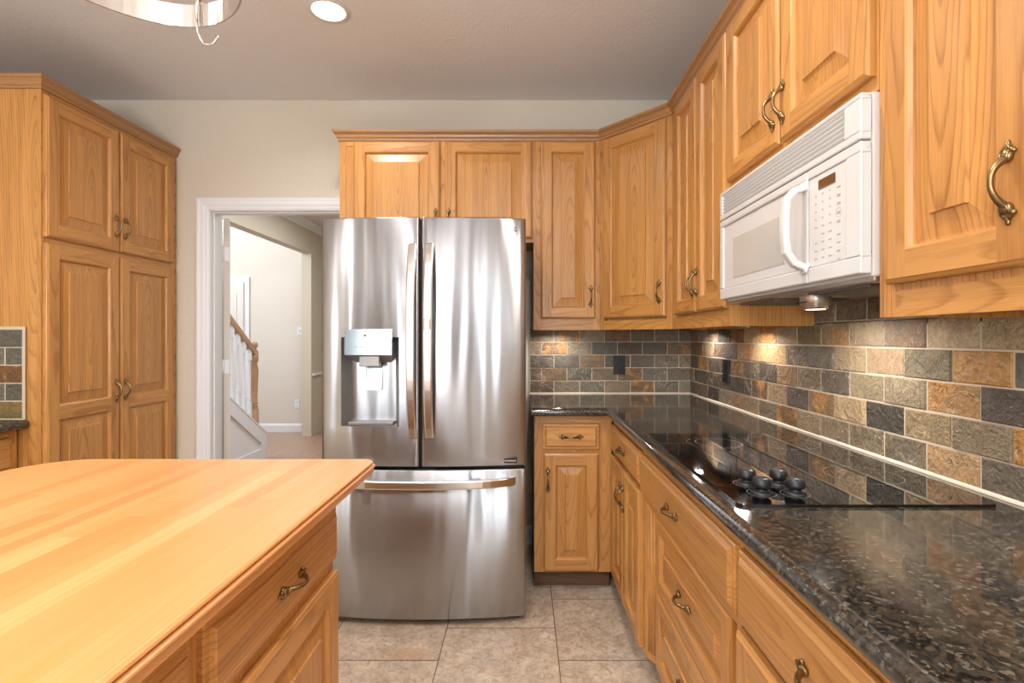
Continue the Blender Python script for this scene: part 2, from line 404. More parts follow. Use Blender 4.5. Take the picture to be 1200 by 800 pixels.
# floor: square tiles in staggered columns
mb = MB(); box(mb, XL, XR, YR, YB+0.02, -0.05, -0.002, mi=1)
S = 0.4705; k = 0; x = 0.137-S*7
for c in range(11):
    off = 2.018 if (c-7) % 2 == 0 else 2.243
    y = off-S*13
    while y < YB:
        a0, a1, b0, b1 = max(x, XL), min(x+S, XR), max(y, YR), min(y+S, YB+0.02)
        if a1-a0 > 0.01 and b1-b0 > 0.01:
            mb.poly([(a0+.002, b0+.002, 0), (a1-.002, b0+.002, 0), (a1-.002, b1-.002, 0), (a0+.002, b1-.002, 0)], rnd=random.random())
        y += S
    x += S
struct(mb.build('floor', [FTILE, FGROUT]))

DKP = simple('reflection_brown', (74, 60, 50), 0.6)
mb = MB(); box(mb, XL, XL+0.02, YR, -1.55, 0.0, 2.2); box(mb, XL+0.02, -2.40, YR, YR+0.02, 0.0, 2.2); box(mb, -1.80, -1.45, YR, YR+0.02, 0, 2.2); box(mb, -0.35, 0.05, YR, YR+0.02, 0.0, 2.2)  # unseen brown panels, added as dark bands for the fridge to reflect
struct(mb.build('reflection_panels', DKP))
# door trim, jamb and the door leaf swung into the hall
CW = 0.07
mb = MB()
cas = [(0.0, 0.0), (0.004, 0.0), (0.010, 0.012), (0.016, 0.020), (0.018, 0.055), (0.012, 0.062), (0.008, CW), (0, CW)]
def casing(mb, x0, x1, zt, y, s=-1, z0=0.0):
    path = [(x0, z0), (x0, zt), (x1, zt), (x1, z0)]
    pr = [(0, 0.0), (0.008, 0.0), (0.012, 0.012), (0.010, 0.020), (0.016, 0.030), (0.018, 0.052), (0.020, 0.058), (0.020, CW), (0, CW)]
    nn = [(-1, 0), (-1, 1), (1, 1), (1, 0)]
    for i in range(3):
        V = []
        for j in (i, i+1):
            for (t, o) in pr: V.append((path[j][0]+nn[j][0]*o, y+s*t, path[j][1]+nn[j][1]*o))
        m = len(pr)
        mb.mesh(V, [(k, k+1, m+k+1, m+k) for k in range(m-1)], smooth=False)
casing(mb, OX0, OX1, OZ, YB)
box(mb, OX0, OX0+0.004, YB-0.002, YB+T+.002, 0, OZ); box(mb, OX0, OX1, YB-0.002, YB+T+.002, OZ-0.004, OZ)
box(mb, OX0, OX0+0.010, YB+0.035, YB+0.08, 0, OZ-0.01); box(mb, OX0, OX1, YB+0.035, YB+0.08, OZ-0.010, OZ)
casing(mb, OX0, OX1, OZ, YB+T, 1)
struct(mb.build('trim_1', TRIM))
D = bpy.data.objects.new('door_1', None); COL.objects.link(D); struct(D)
D.location = (-1.922, YB+T+0.024, 0.0); D.rotation_euler = (0, 0, math.radians(127))
mb = MB(); box(mb, 0.006, 0.78, -0.036, 0, 0.012, 2.03)
for (x0, x1, z0, z1) in [(.11, .36, .22, .95), (.43, .68, .22, .95), (.11, .36, 1.05, 1.9), (.43, .68, 1.05, 1.9)]:
    box(mb, x0, x1, 0, 0.006, z0, z1); box(mb, x0, x1, -0.042, -0.036, z0, z1)
mb.build('door_leaf', DOORP, D)
for z in (0.25, 1.075, 1.80):
    mb = MB(); box(mb, 0.002, 0.006, -0.032, 0.0, z-0.045, z+0.045); tube(mb, [(0.0, 0.006, z-0.048), (0.0, 0.006, z+0.048)], 0.007)
    mb.build('hinge', TRIM, D)
mb = MB(); lathe(mb, [(0, .06), (.02, .058), (.027, .045), (.022, .028), (.01, .02), (.01, 0)], seg=16)
k_ = mb.build('door_knob', BRASS, D, (0.72, 0.0, 0.95)); k_.rotation_euler = (-PI/2, 0, 0)

# hall beyond the doorway
HX = -2.72; FY = 6.88
mb = MB(); r0 = HX
box(mb, HX-T, HX, YB+T, 3.60, 0, H); box(mb, HX-T, HX, 3.60, 6.60, 2.34, H); box(mb, HX-T, HX, 6.60, 9.4, 0, H)
struct(mb.build('wall_hall_left', TANW))
mb = MB(); box(mb, -5.2, HX-T, FY, FY+T, 0, 5.2); struct(mb.build('wall_stairwell', HALLW))
mb = MB(); box(mb, -5.32, -5.2, YB, FY, 0, 5.2); box(mb, -5.2, HX-T, YB+0.05, YB+T, 0, 5.2); box(mb, HX-T, HX-T+0.1, YB, FY, H, 5.2)
struct(mb.build('wall_stairwell_side', HALLW))
mb = MB(); box(mb, -5.3, HX-T+0.1, YB, FY+T, 5.2, 5.3); box(mb, HX, -0.5, YB+T, 9.4, H, H+0.08); struct(mb.build('ceiling_hall', HALLW))
mb = MB(); box(mb, -0.6, -0.5, YB+T, 9.4, 0, H); box(mb, HX, -0.5, 9.4, 9.5, 0, H); struct(mb.build('wall_hall_right', TANW))
mb = MB(); x = -5.2
while x < -0.5:
    y = YB+0.02-random.random()*1.0
    while y < 9.4:
        L = random.uniform(0.8, 1.4); y0, y1 = max(y, YB+0.02), min(y+L, 9.4); y += L
        if y1-y0 > 0.02: box(mb, x+.0005, x+.0825, y0+.0005, y1-.0005, -0.03, 0, axis=1, across=0)
    x += 0.083
struct(mb.build('floor_hall', HALLWOOD))
bprof = [(0.0, 0.0), (0.014, 0.0), (0.014, 0.085), (0.009, 0.100), (0.004, 0.110), (0, 0.112)]
mb = MB()
sweep(mb, [(-5.2, FY), (HX-T, FY)], bprof); sweep(mb, [(HX-T, FY), (HX-T, 6.60), (HX, 6.60), (HX, 9.4)], [(-o, z) for o, z in bprof])
struct(mb.build('baseboard_hall', TRIM))
for f in mb.f: pass
mb = MB(); sweep(mb, [(HX, YB+T), (HX, 9.4)], [(0, H-0.095), (0.012, H-0.095), (0.018, H-0.08), (0.055, H-0.03), (0.065, H-0.018), (0.075, H-0.015), (0.075, H-0.001)])
struct(mb.build('trim_2', TRIM))
mb = MB(); box(mb, HX, HX+0.022, 6.64, 9.4, 0.77, 0.80); struct(mb.build('trim_3', TRIM))
# panelled door in the stairwell wall, with its casing and a bright glazed part
D = bpy.data.objects.new('door_2', None); COL.objects.link(D); struct(D); D.location = (-4.11, FY-0.002, 0)
mb = MB(); box(mb, -0.455, 0.385, -0.03, 0.0, 0.01, 2.0)
for (x0, x1, z0, z1) in [(-.36, -.03, .2, .9), (.05, .30, .2, .9), (.05, .30, 1.0, 1.85)]: box(mb, x0, x1, -0.036, -0.03, z0, z1)
mb.build('door_leaf', WHITE2, D)
mb = MB(); box(mb, -0.34, -0.03, -0.038, -0.030, 1.0, 1.85); mb.build('glass_light', SKYP, D)
mb = MB(); casing(mb, -0.455, 0.385, 2.0, 0.0); mb.build('casing', TRIM, D)

def plate(name, label, loc, rz, kind, mat, slotm, w=0.07, h=0.115):
    t = thing(name, label, 'wall plate', loc, rz)
    mb = MB(); box(mb, -w/2, w/2, -0.006, 0.0, -h/2, h/2); mb.build('cover_plate', mat, t, bevel=0.002)
    mb = MB()
    if kind == 'outlet':
        for s in (-1, 1):
            mb2 = MB(); box(mb2, -0.017, 0.017, -0.009, -0.006, s*0.028-0.016, s*0.028+0.016)
            for q in (-1, 1): box(mb2, q*0.007-0.0015, q*0.007+0.0015, -0.0094, -0.009, s*0.028-0.002, s*0.028+0.008, mi=1)
            mb2.build('socket', [mat, slotm], t)
    else:
        box(mb, -0.006, 0.006, -0.017, -0.006, -0.012, 0.010); mb.build('toggle', mat, t, bevel=0.001)
    return t
plate('wall_outlet', 'white outlet low on the pale stairwell wall beyond the doorway', (-3.02, FY, 0.376), 0, 'outlet', TRIM, MARK)
plate('light_switch', 'white light switch on the pale stairwell wall beyond the doorway', (-2.985, FY, 1.35), 0, 'switch', TRIM, MARK)

# staircase
st = thing('staircase', 'white staircase with wooden handrail seen through the open doorway', 'staircase', (HX, 5.44, 0))
zs = lambda y: 0.256+0.669*(5.44-y)
zr = lambda y: 1.098+0.733*(5.31-y)
def yz(pts, x0, x1, mb, mi=0):
    n = len(pts); V = [(x0, y-5.44, z) for y, z in pts]+[(x1, y-5.44, z) for y, z in pts]
    mb.mesh(V, [tuple(range(n)), tuple(range(2*n-1, n-1, -1))]+[(i, n+i, n+(i+1) % n, (i+1) % n) for i in range(n)], rnd=0.4,
            grain=lambda p: (p[2]-p[1]*0, p[1], 0.02), mi=mi, smooth=False)
mb = MB(); Y0 = 3.9
yz([(Y0, 0), (5.42, 0), (5.42, zs(5.42)-.02), (Y0, zs(Y0)-.02)], -0.11, 0, mb)
yz([(Y0, zs(Y0)-.02), (5.43, zs(5.43)-.02), (5.45, zs(5.45)), (Y0, zs(Y0))], -0.125, 0.022, mb)
yz([(Y0, zs(Y0)-.02-.145), (5.32, zs(5.32)-.02-.145), (5.32, zs(5.32)-.02), (Y0, zs(Y0)-.02)], 0.0005, 0.018, mb)
yz([(5.32, 0), (5.42, 0), (5.42, zs(5.42)-.02), (5.32, zs(5.32)-.02)], 0.0005, 0.018, mb)
yz([(Y0, 0), (5.32, 0), (5.32, .11), (Y0, .11)], 0.0005, 0.012, mb)
mb.build('stringer_panel', TRIM, st)
mb = MB(); yz([(Y0, zr(Y0)-.03), (5.31, zr(5.31)-.03), (5.31, zr(5.31)+.03), (Y0, zr(Y0)+.03)], -0.085, -0.025, mb)
mb.build('handrail', RAILWOOD, st)
mb = MB(); g = lambda p: (p[0], p[2], 0.03+p[1])
lathe(mb, [(.043, .30), (.043, .52), (.030, .535), (.040, .55), (.026, .565), (.038, .585), (.030, .60), (.034, .75), (.040, .92), (.028, 1.0), (.040, 1.02), (.040, 1.12), (.024, 1.135), (.020, 1.15), (.034, 1.17), (.037, 1.19), (.028, 1.212), (0, 1.222)], (-0.055, -0.13, 0), 20, grain=g)
mb.build('newel_post', RAILWOOD, st)
y = 5.22
while y > 3.95:
    mb = MB(); zb, zt = zs(y), zr(y)-.03
    h = zt-zb
    box(mb, -0.071, -0.039, y-5.44-.016, y-5.44+.016, zb-0.01, zb+h*0.28); box(mb, -0.071, -0.039, y-5.44-.016, y-5.44+.016, zb+h*.86, zt+0.01)
    lathe(mb, [(.016, zb+h*.28), (.011, zb+h*.30), (.015, zb+h*.33), (.010, zb+h*.36), (.013, zb+h*.6), (.010, zb+h*.84), (.016, zb+h*.86)], (-0.055, y-5.44, 0), 10)
    mb.build('baluster', TRIM, st); y -= 0.105
for i in range(6):
    mb = MB(); y1 = 5.36-0.26*i; box(mb, -1.1, -0.112, y1-5.44-0.26, y1-5.44, 0, min(0.17*(i+1), zs(y1)-0.03))
    mb.build('step', TRIM, st)

# kitchen baseboard
mb = MB(); sweep(mb, [(OX1+CW, YB), (0.054, YB)], bprof); struct(mb.build('baseboard_back', TRIM))
mb = MB(); sweep(mb, [(-2.12, YB), (OX0-CW, YB)], bprof); struct(mb.build('baseboard_back_left', TRIM))

# ------------------------------------------------------------------ slate backsplash
RH = 0.079
ORANGE = (178, 112, 52)
def slab(mb, a, n_, u0, u1, z0, z1, col, rust, th=0.009):
    """one tile: a maps (u, out, z) to the wall"""
    gp = 0.0020; u0 += gp; u1 -= gp; z0 += gp; z1 -= gp
    if u1-u0 < 0.006: return
    e = 0.0028; t2 = th+random.uniform(-0.0015, 0.0020)
    V = [a(u0, 0, z0), a(u1, 0, z0), a(u1, 0, z1), a(u0, 0, z1), a(u0+e, t2, z0+e), a(u1-e, t2, z0+e), a(u1-e, t2, z1-e), a(u0+e, t2, z1-e),
         a(u0, t2-e, z0), a(u1, t2-e, z0), a(u1, t2-e, z1), a(u0, t2-e, z1)]
    F = [(4, 5, 6, 7)]+[(i, (i+1) % 4, 8+(i+1) % 4, 8+i) for i in range(4)]+[(8+i, 8+(i+1) % 4, 4+(i+1) % 4, 4+i) for i in range(4)]
    dv_ = random.randint(-4, 4); c = tuple(min(255, max(0, (v+dv_)*k_)) for v, k_ in zip(col, (1.17, 1.10, 1.01)))
    mb.mesh(V, F, rnd=random.random(), col=lin(c)[:3]+(rust,), smooth=False)
def splash(name, a, rows, z0, ext, lab=None):
    mb = MB()
    for r, (joints, cols) in enumerate(rows):
        for i in range(len(joints)-1):
            c = cols[i % len(cols)] if cols else random.choice(PAL)
            slab(mb, a, 1, joints[i], joints[i+1], z0+r*RH, z0+(r+1)*RH, c[0:3], c[3] if len(c) > 3 else 0.0)
    u0, u1, zz1 = ext
    V = [a(u0, 0.006, z0-0.002), a(u1, 0.006, z0-0.002), a(u1, 0.006, zz1), a(u0, 0.006, zz1)]
    mb.mesh(V, [(0, 1, 2, 3)], mi=1, smooth=False)
    V = [a(u0, 0.001, zz1), a(u1, 0.001, zz1)]; mb.mesh(V+[a(u1, 0.006, zz1), a(u0, 0.006, zz1)], [(0, 1, 2, 3)], mi=1, smooth=False)
    return struct(mb.build(name, [SLATE, GROUT]))
PAL = [(118, 112, 100), (100, 98, 92), (140, 128, 108), (90, 84, 78), (128, 118, 100), (108, 98, 84), (150, 138, 116), (112, 110, 98), (96, 84, 70, .6), (132, 110, 80, .8)]
Z0 = 0.920
A1 = [0.04]+[(620+v/6-613.5)/191 for v in (175, 355, 530, 710, 880, 1050)]+[1.029]
A2 = [0.04]+[(620+v/6-613.5)/191 for v in (90, 265, 440, 620, 795, 970)]+[1.029]
rows = [
 (A1, [(98, 88, 76), (122, 116, 104), (108, 108, 100), (128, 118, 104), (120, 100, 76, 1), (104, 104, 98), (122, 120, 110)]),
 (A2, [(104, 92, 78), (112, 98, 82, 1), (96, 98, 92), (122, 116, 102), (112, 92, 72, .8), (106, 106, 100), (108, 104, 98)]),
 (A1, [(92, 88, 84), (102, 102, 98), (124, 112, 98, .4), (100, 98, 92), (106, 102, 94), (112, 106, 98), (128, 120, 110)]),
 (A2, [(140, 130, 116), (132, 112, 92, 1), (138, 134, 124), (98, 102, 100), (92, 82, 74), (104, 102, 96), (116, 104, 90, .5)]),
 (A1, [(138, 130, 116), (132, 124, 108, 1), (142, 136, 124), (110, 88, 68, .3), (112, 104, 94), (116, 108, 98), (110, 102, 92)])]
splash('wall_back_tiles', lambda u, o, z: (u, YB-o, z), rows, Z0, (0.037, XR-0.001, Z0+5*RH))
J1 = [0.09]+[0.225+0.1545*k for k in range(19)]+[YB-0.010]
J2 = [0.09]+[0.1475+0.1545*k for k in range(20)]+[YB-0.010]
J1 = sorted(set([round(v, 4) for v in J1])); J2 = [v for v in sorted(set([round(v, 4) for v in J2])) if v < YB-0.011 or v == round(YB-0.01, 4)]
def cols_for(J, near, spec):
    """spec: colours from the tile that starts at Y = near, going away from the camera"""
    out = []
    k0 = min(range(len(J)), key=lambda i: abs(J[i]-near))
    for i in range(len(J)-1):
        q = i-k0
        out.append(spec[q] if 0 <= q < len(spec) else random.choice(PAL))
    return out
R1 = [(96, 92, 86), (160, 140, 114, .25), (112, 108, 96), (122, 116, 102), (130, 122, 108), (132, 124, 108), (112, 92, 60, .8), (108, 102, 92), (132, 120, 104), (126, 108, 90, .5), (118, 108, 96), (60, 54, 50), (100, 90, 78), (98, 90, 80)]
R2 = [(160, 122, 72, .9), (122, 114, 98), (144, 132, 106), (66, 65, 61), (168, 154, 128), (124, 108, 84, 1), (86, 80, 76), (132, 118, 98), (98, 80, 62, .8), (82, 75, 68), (82, 77, 70), (78, 72, 64), (80, 72, 64), (92, 86, 76)]
R3 = [(86, 82, 78), (160, 134, 96, 1), (128, 122, 106), (132, 126, 108), (104, 100, 94), (120, 110, 92), (128, 108, 86, .3), (82, 75, 70), (102, 94, 82), (120, 96, 66, .9), (78, 72, 66), (76, 70, 64), (120, 96, 62, 1), (100, 92, 82)]
R4 = [(168, 136, 86, .7), (122, 118, 102), (154, 138, 116), (152, 142, 122), (110, 108, 102), (104, 96, 86), (172, 152, 118), (168, 148, 116), (150, 116, 78, .6), (98, 88, 76), (102, 90, 78), (136, 122, 100), (110, 96, 78, .3), (120, 106, 90)]
R5 = [(160, 152, 130), (166, 156, 136), (116, 110, 104, .2), (150, 142, 126), (142, 132, 114, .6), (124, 118, 100), (152, 142, 122), (176, 120, 66, 1), (168, 152, 118), (112, 84, 56, .4), (76, 68, 60), (118, 104, 90), (150, 140, 122), (130, 120, 104)]
R6 = [(120, 114, 104)]*3+[(112, 106, 100), (124, 118, 108), (116, 110, 102), (108, 102, 94)]
rowsR = [(J1, cols_for(J1, .998, R1)), (J2, cols_for(J2, .915, R2)), (J1, cols_for(J1, .998, R3)), (J2, cols_for(J2, 1.07, R4)), (J1, cols_for(J1, .998, R5))]
splash('wall_right_tiles', lambda u, o, z: (XR-o, u, z), rowsR, Z0, (0.09, YB-0.004, Z0+5*RH))
JH = [1.056, 1.070, 1.2245, 1.379, 1.5335, 1.688, 1.810]
mb = MB()
for i in range(len(JH)-1): slab(mb, lambda u, o, z: (XR-o, u, z), 1, JH[i], JH[i+1], Z0+5*RH, Z0+6*RH, random.choice([(112, 106, 98), (124, 118, 106), (102, 96, 90)]), 0)
mb.mesh([(XR-.006, 1.056, 1.30), (XR-.006, 1.81, 1.30), (XR-.006, 1.81, 1.395), (XR-.006, 1.056, 1.395)], [(0, 1, 2, 3)], mi=1, smooth=False)
struct(mb.build('wall_right_hood_tiles', [SLATE, GROUT]))
# pale caulk bead along the foot of the tiles
mb = MB(); sweep(mb, [(0.037, YB-0.008), (XR-0.009, YB-0.008), (XR-0.009, 0.09)], [(0, 0.0), (0.006, 0.0), (0.005, 0.004), (0, 0.0075)], z=0.9205)
struct(mb.build('trim_4', CAULK))
# slate on the pantry side, above the left counter
PX, PY = -2.13, 2.275
a_ = lambda u, o, z: (u, PY-o, z)
x1 = -2.205
rl = [([x1-.31, x1-.155, x1], [(88, 84, 80), (88, 92, 88)]), ([x1-.31, x1-.2325, x1-.0775, x1], [(90, 92, 88), (104, 106, 98)]), ([x1-.31, x1-.155, x1], [(112, 84, 54, .7)]),
      ([x1-.31, x1-.2325, x1-.0775, x1], [(98, 100, 92)]), ([x1-.31, x1-.155, x1], [(74, 74, 74)])]
rl = [rl[i] for i in (0, 1, 2, 1, 0)]
rl[0] = (rl[0][0], [(110, 104, 68, .3)]); 
splash('wall_left_tiles', a_, rl, 0.905, (x1-0.34, x1+0.012, 0.905+5*RH+0.012))

# ------------------------------------------------------------------ cabinet making
def ring_faces(mb, w, h, x, z, o0, y0, o1, y1, ax=None, rnd=None):
    """sloping rectangular ring between insets o0 and o1 of the rectangle (x,z,w,h)"""
    A = [(x+o0, y0, z+o0), (x+w-o0, y0, z+o0), (x+w-o0, y0, z+h-o0), (x+o0, y0, z+h-o0)]
    B = [(x+o1, y1, z+o1), (x+w-o1, y1, z+o1), (x+w-o1, y1, z+h-o1), (x+o1, y1, z+h-o1)]
    for i in range(4):
        j = (i+1) % 4
        axis = ax if ax is not None else (0 if i in (0, 2) else 2)
        g = graingen((x+w/2, 0, z+h/2), axis, 2-axis, tilt=0.01, d0=0.05)
        mb.poly([A[i], A[j], B[j], B[i]], g, random.random() if rnd is None else rnd)
def door_mesh(w, h, panels=None, fw=0.058, pax=2):
    """raised panel door, front at y=-0.02, back at y=0"""
    mb = MB(); t = 0.020; r = random.random
    sr = r()
    e = 0.005
    ring_faces(mb, w, h, 0, 0, 0, 0, 0, -t+e+0.003)
    ring_faces(mb, w, h, 0, 0, 0, -t+e+0.003, 0.002, -t+e)
    ring_faces(mb, w, h, 0, 0, 0.002, -t+e, 0.009, -t)
    if panels is None: panels = [(fw, h-fw)]
    q = 0.009
    def quad(x0, x1, z0, z1, axis, rn):
        g = graingen(((x0+x1)/2, 0, (z0+z1)/2), axis, 2-axis, tilt=random.choice((-1, 1))*random.uniform(0.01, 0.035), d0=random.uniform(0.05, 0.12))
        mb.poly([(x0, -t, z0), (x1, -t, z0), (x1, -t, z1), (x0, -t, z1)], g, rn)
    quad(q, fw, q, h-q, 2, r()); quad(w-fw, w-q, q, h-q, 2, r())
    zz = [q]+[v for p in panels for v in p]+[h-q]
    for i in range(0, len(zz), 2): quad(fw, w-fw, zz[i], zz[i+1], 0, r())
    for (z0, z1) in panels:
        x0, x1 = fw, w-fw; pw, ph = x1-x0, z1-z0; pr = r()
        ring_faces(mb, pw, ph, x0, z0, 0, -t, 0.004, -t+0.003)
        ring_faces(mb, pw, ph, x0, z0, 0.004, -t+0.003, 0.008, -t+0.010)
        ring_faces(mb, pw, ph, x0, z0, 0.008, -t+0.010, 0.009, -t+0.0145); ring_faces(mb, pw, ph, x0, z0, 0.009, -t+0.0145, 0.013, -t+0.0145, pax, pr)
        b = min(0.042, pw*0.22, ph*0.22)
        g = graingen((x0+pw/2, 0, z0+ph/2), pax, 2-pax, tilt=random.choice((-1, 1))*random.uniform(0.07, 0.12), d0=random.uniform(0.015, 0.04))
        ins = [(0.013, -t+0.0145), (0.013+b*0.45, -t+0.0115), (0.013+b, -t+0.0065), (0.0148+b, -t+0.0015)]
        for k in range(3):
            (o0, y0), (o1, y1) = ins[k], ins[k+1]
            A = [(x0+o0, y0, z0+o0), (x1-o0, y0, z0+o0), (x1-o0, y0, z1-o0), (x0+o0, y0, z1-o0)]
            B = [(x0+o1, y1, z0+o1), (x1-o1, y1, z0+o1), (x1-o1, y1, z1-o1), (x0+o1, y1, z1-o1)]
            for i in range(4):
                j = (i+1) % 4; mb.poly([A[i], A[j], B[j], B[i]], g, pr)
        mb.poly(B, g, pr)
    return mb
def drawer_mesh(w, h):
    mb = MB(); t = 0.020; rn = random.random()
    g = graingen((w/2, 0, h/2), 0, 2, tilt=random.choice((-1, 1))*random.uniform(0.02, 0.05))
    L = [(0, 0), (0, -0.009), (0.003, -0.0115), (0.012, -0.0125), (0.018, -0.0175), (0.020, -t)]
    for k in range(len(L)-1):
        (o0, y0), (o1, y1) = L[k], L[k+1]
        A = [(o0, y0, o0), (w-o0, y0, o0), (w-o0, y0, h-o0), (o0, y0, h-o0)]
        B = [(o1, y1, o1), (w-o1, y1, o1), (w-o1, y1, h-o1), (o1, y1, h-o1)]
        for i in range(4):
            j = (i+1) % 4; mb.poly([A[i], A[j], B[j], B[i]], g, rn)
    mb.poly(B, g, rn)
    return mb
# bow handle with leafy ends; vertical, centred on its fixings, standing out toward -y
def handle_me():
    mb = MB(); n = 15; P = []; R = []
    for i in range(n):
        s = -1+2*i/(n-1); a = abs(s)
        P.append((0, -0.0045-0.027*(1-a**2.4), s*0.040)); R.append(0.0050+0.0020*a**3-0.0006*(1-a))
    tube(mb, P, R, 10)
    for s in (-1, 1):
        ell(mb, (0, -0.006, s*0.041), (0.0100, 0.008, 0.011))
        for ang, L, xo in ((-0.55, 0.0165, -0.0060), (0.55, 0.0165, 0.0060), (0, 0.0195, 0), (-0.9, 0.010, -0.0085), (0.9, 0.010, 0.0085)):
            M = Matrix.Rotation(-ang*s, 3, 'Y')
            c = Vector((xo*1.3, -0.0045, s*0.047))+M @ Vector((0, 0, s*L*0.45))*0.7
            ell(mb, c, (0.0045, 0.0048, L*0.62), M, 8, 5)
        ell(mb, (0.0, -0.004, s*0.062), (0.004, 0.0035, 0.0055), None, 8, 5)
        for q in (-1, 1):
            tube(mb, [(q*0.001, -0.0125, s*0.030), (q*0.006, -0.012, s*0.040), (q*0.0075, -0.007, s*0.052)], [0.0014, 0.0024, 0.0016], 6)
    return mb.build('handle', BRASS)
H0 = handle_me(); H0['used'] = 0
def handle(parent, x, z, horiz=False, scale=0.93):
    if not H0['used']: o = H0; H0['used'] = 1
    else: o = H0.copy(); COL.objects.link(o)
    o.parent = parent; o.location = (x, -0.0195, z); o.rotation_euler = (0, PI/2 if horiz else 0, 0); o.scale = (scale,)*3
    return o
def add_door(t, x, z, w, h, hx=None, hz=None, panels=None, horiz=False, pax=2, name='door', y=0.0):
    o = door_mesh(w, h, panels, pax=pax, fw=0.058 if h > 0.3 else 0.045).build(name, OAK, t, (x, y, z))
    if hx is not None: handle(o, hx-x, hz-z, horiz)
    return o
def add_drawer(t, x, z, w, h, y=0.0, hd=True):
    o = drawer_mesh(w, h).build('drawer', OAK, t, (x, y, z))
    if hd: handle(o, w/2, h/2, True)
    return o
def carcass(t, w, h, d, rails=(), stiles=(0.035, 0.035), top=0.04, bot=0.04, side=('l', 'r'), mids=(), zb=0.0, name='carcass'):
    """box with face frame; front plane y=0, going back to y=d"""
    mb = MB(); f = 0.019
    box(mb, 0, stiles[0], 0, f, zb, h); box(mb, w-stiles[1], w, 0, f, zb, h)
    box(mb, stiles[0], w-stiles[1], 0, f, h-top, h, axis=0); box(mb, stiles[0], w-stiles[1], 0, f, zb, zb+bot, axis=0)
    box(mb, stiles[0], w-stiles[1], 0.004, f, zb+bot, h-top)
    for (z0, z1) in rails: box(mb, stiles[0], w-stiles[1], 0.001, f, z0, z1, axis=0)
    for (x0, x1) in mids: box(mb, x0, x1, 0.0005, f, zb+bot, h-top)
    box(mb, 0.0, 0.016, f, d, zb, h, across=1); box(mb, w-0.016, w, f, d, zb, h, across=1)
    box(mb, 0.016, w-0.016, f, d, zb+0.012, zb+0.03, axis=0, across=1); box(mb, 0.016, w-0.016, f, d, h-0.018, h, axis=0, across=1)
    box(mb, 0.016, w-0.016, d-0.01, d, zb, h)
    o = mb.build(name, OAK, t)
    return o
ZB, ZT = 1.305, 2.365         # wall cabinets: underside and top
DZ0, DZ1 = 1.3685, 2.345      # their doors
HZ = 1.490
FYU = YB-0.305                # face of the back wall run
G = 'upper cabinets'
# -- short cabinet above the refrigerator
t = thing('wall_cabinet', 'short oak two-door wall cabinet directly above the steel refrigerator', 'cabinet', (-1.019, FYU, 1.79))
W = 1.075; carcass(t, W, ZT-1.79, 0.303, mids=((0.53, 0.60),))
add_door(t, 0.082, 0.022, 0.475, 0.533, 0.082+0.475-0.022, 0.125)
add_door(t, 0.585, 0.022, 0.482, 0.533, 0.585+0.022, 0.125)
# -- single door
t = thing('wall_cabinet', 'tall oak single-door wall cabinet just right of the refrigerator', 'cabinet', (0.056, FYU, ZB))
carcass(t, 0.367, ZT-ZB, 0.303, bot=0.05)
add_door(t, 0.040, DZ0-ZB, 0.300, DZ1-DZ0, 0.040+0.300-0.026, HZ-ZB)
# -- diagonal corner cabinet
P1, P2 = Vector((0.424, FYU)), Vector((0.728, 2.514)); dv = P2-P1; ang = math.atan2(dv.y, dv.x); L = dv.length
t = thing('wall_cabinet', 'tall oak single-door cabinet set diagonally across the corner', 'cabinet', (P1.x, P1.y, ZB), ang)
Mi = Matrix.Rotation(-ang, 2)
loc = lambda x, y: tuple(Mi @ (Vector((x, y))-P1))
mb = MB(); h = ZT-ZB
pts = [loc(*P1), loc(*P2), loc(XR-0.004, P2.y), loc(XR-0.004, YB-0.004), loc(P1.x, YB-0.004)]
pts2 = [(pts[0][0]+.004, pts[0][1]+.019), (pts[1][0]-.004, pts[1][1]+.019)]+pts[2:]
prism(mb, pts2, 0.012, h)
box(mb, 0, 0.035, 0, 0.019, 0, h); box(mb, L-0.035, L, 0, 0.019, 0, h); box(mb, 0.035, L-0.035, 0, 0.019, h-0.04, h, axis=0); box(mb, 0.035, L-0.035, 0, 0.019, 0, 0.05, axis=0)
mb.build('carcass', OAK, t)
add_door(t, 0.032, DZ0-ZB, L-0.066, DZ1-DZ0, L-0.034-0.030, HZ-ZB)
# -- right wall run; local x runs toward the camera
def right(name, label, y0, zb, cat='cabinet', x=0.728): return thing(name, label, cat, (x, y0, zb), -PI/2)
t = right('wall_cabinet', 'tall oak two-door wall cabinet between diagonal corner cabinet and microwave', 2.512, ZB)
W = 2.512-1.815; carcass(t, W, ZT-ZB, 0.299, bot=0.05)
add_door(t, 2.512-2.435, DZ0-ZB, 0.302, DZ1-DZ0, 2.512-2.135-0.022, HZ-ZB)
add_door(t, 2.512-2.127, DZ0-ZB, 0.302, DZ1-DZ0, 2.512-2.127+0.022, HZ-ZB)
t = right('wall_cabinet', 'short oak two-door wall cabinet mounted above the white microwave', 1.813, 1.772)
W = 0.758; carcass(t, W, ZT-1.772, 0.299, bot=0.035)
add_door(t, 0.010, 0.033, 0.362, 0.540, 0.010+0.362-0.020, 0.136)
add_door(t, 0.386, 0.033, 0.362, 0.540, 0.386+0.020, 0.136)
t = right('wall_cabinet', 'large oak wall cabinet nearest the camera, right of the microwave', 1.053, ZB)
W = 1.053-0.41; carcass(t, W, ZT-ZB, 0.299, bot=0.05, stiles=(0.045, 0.035))
add_door(t, 1.053-1.016, DZ0-ZB, 0.302, DZ1-DZ0, 1.053-0.714-0.036, HZ-ZB)
add_door(t, 1.053-0.706, DZ0-ZB, 0.270, DZ1-DZ0, 1.053-0.706+0.036, HZ-ZB)
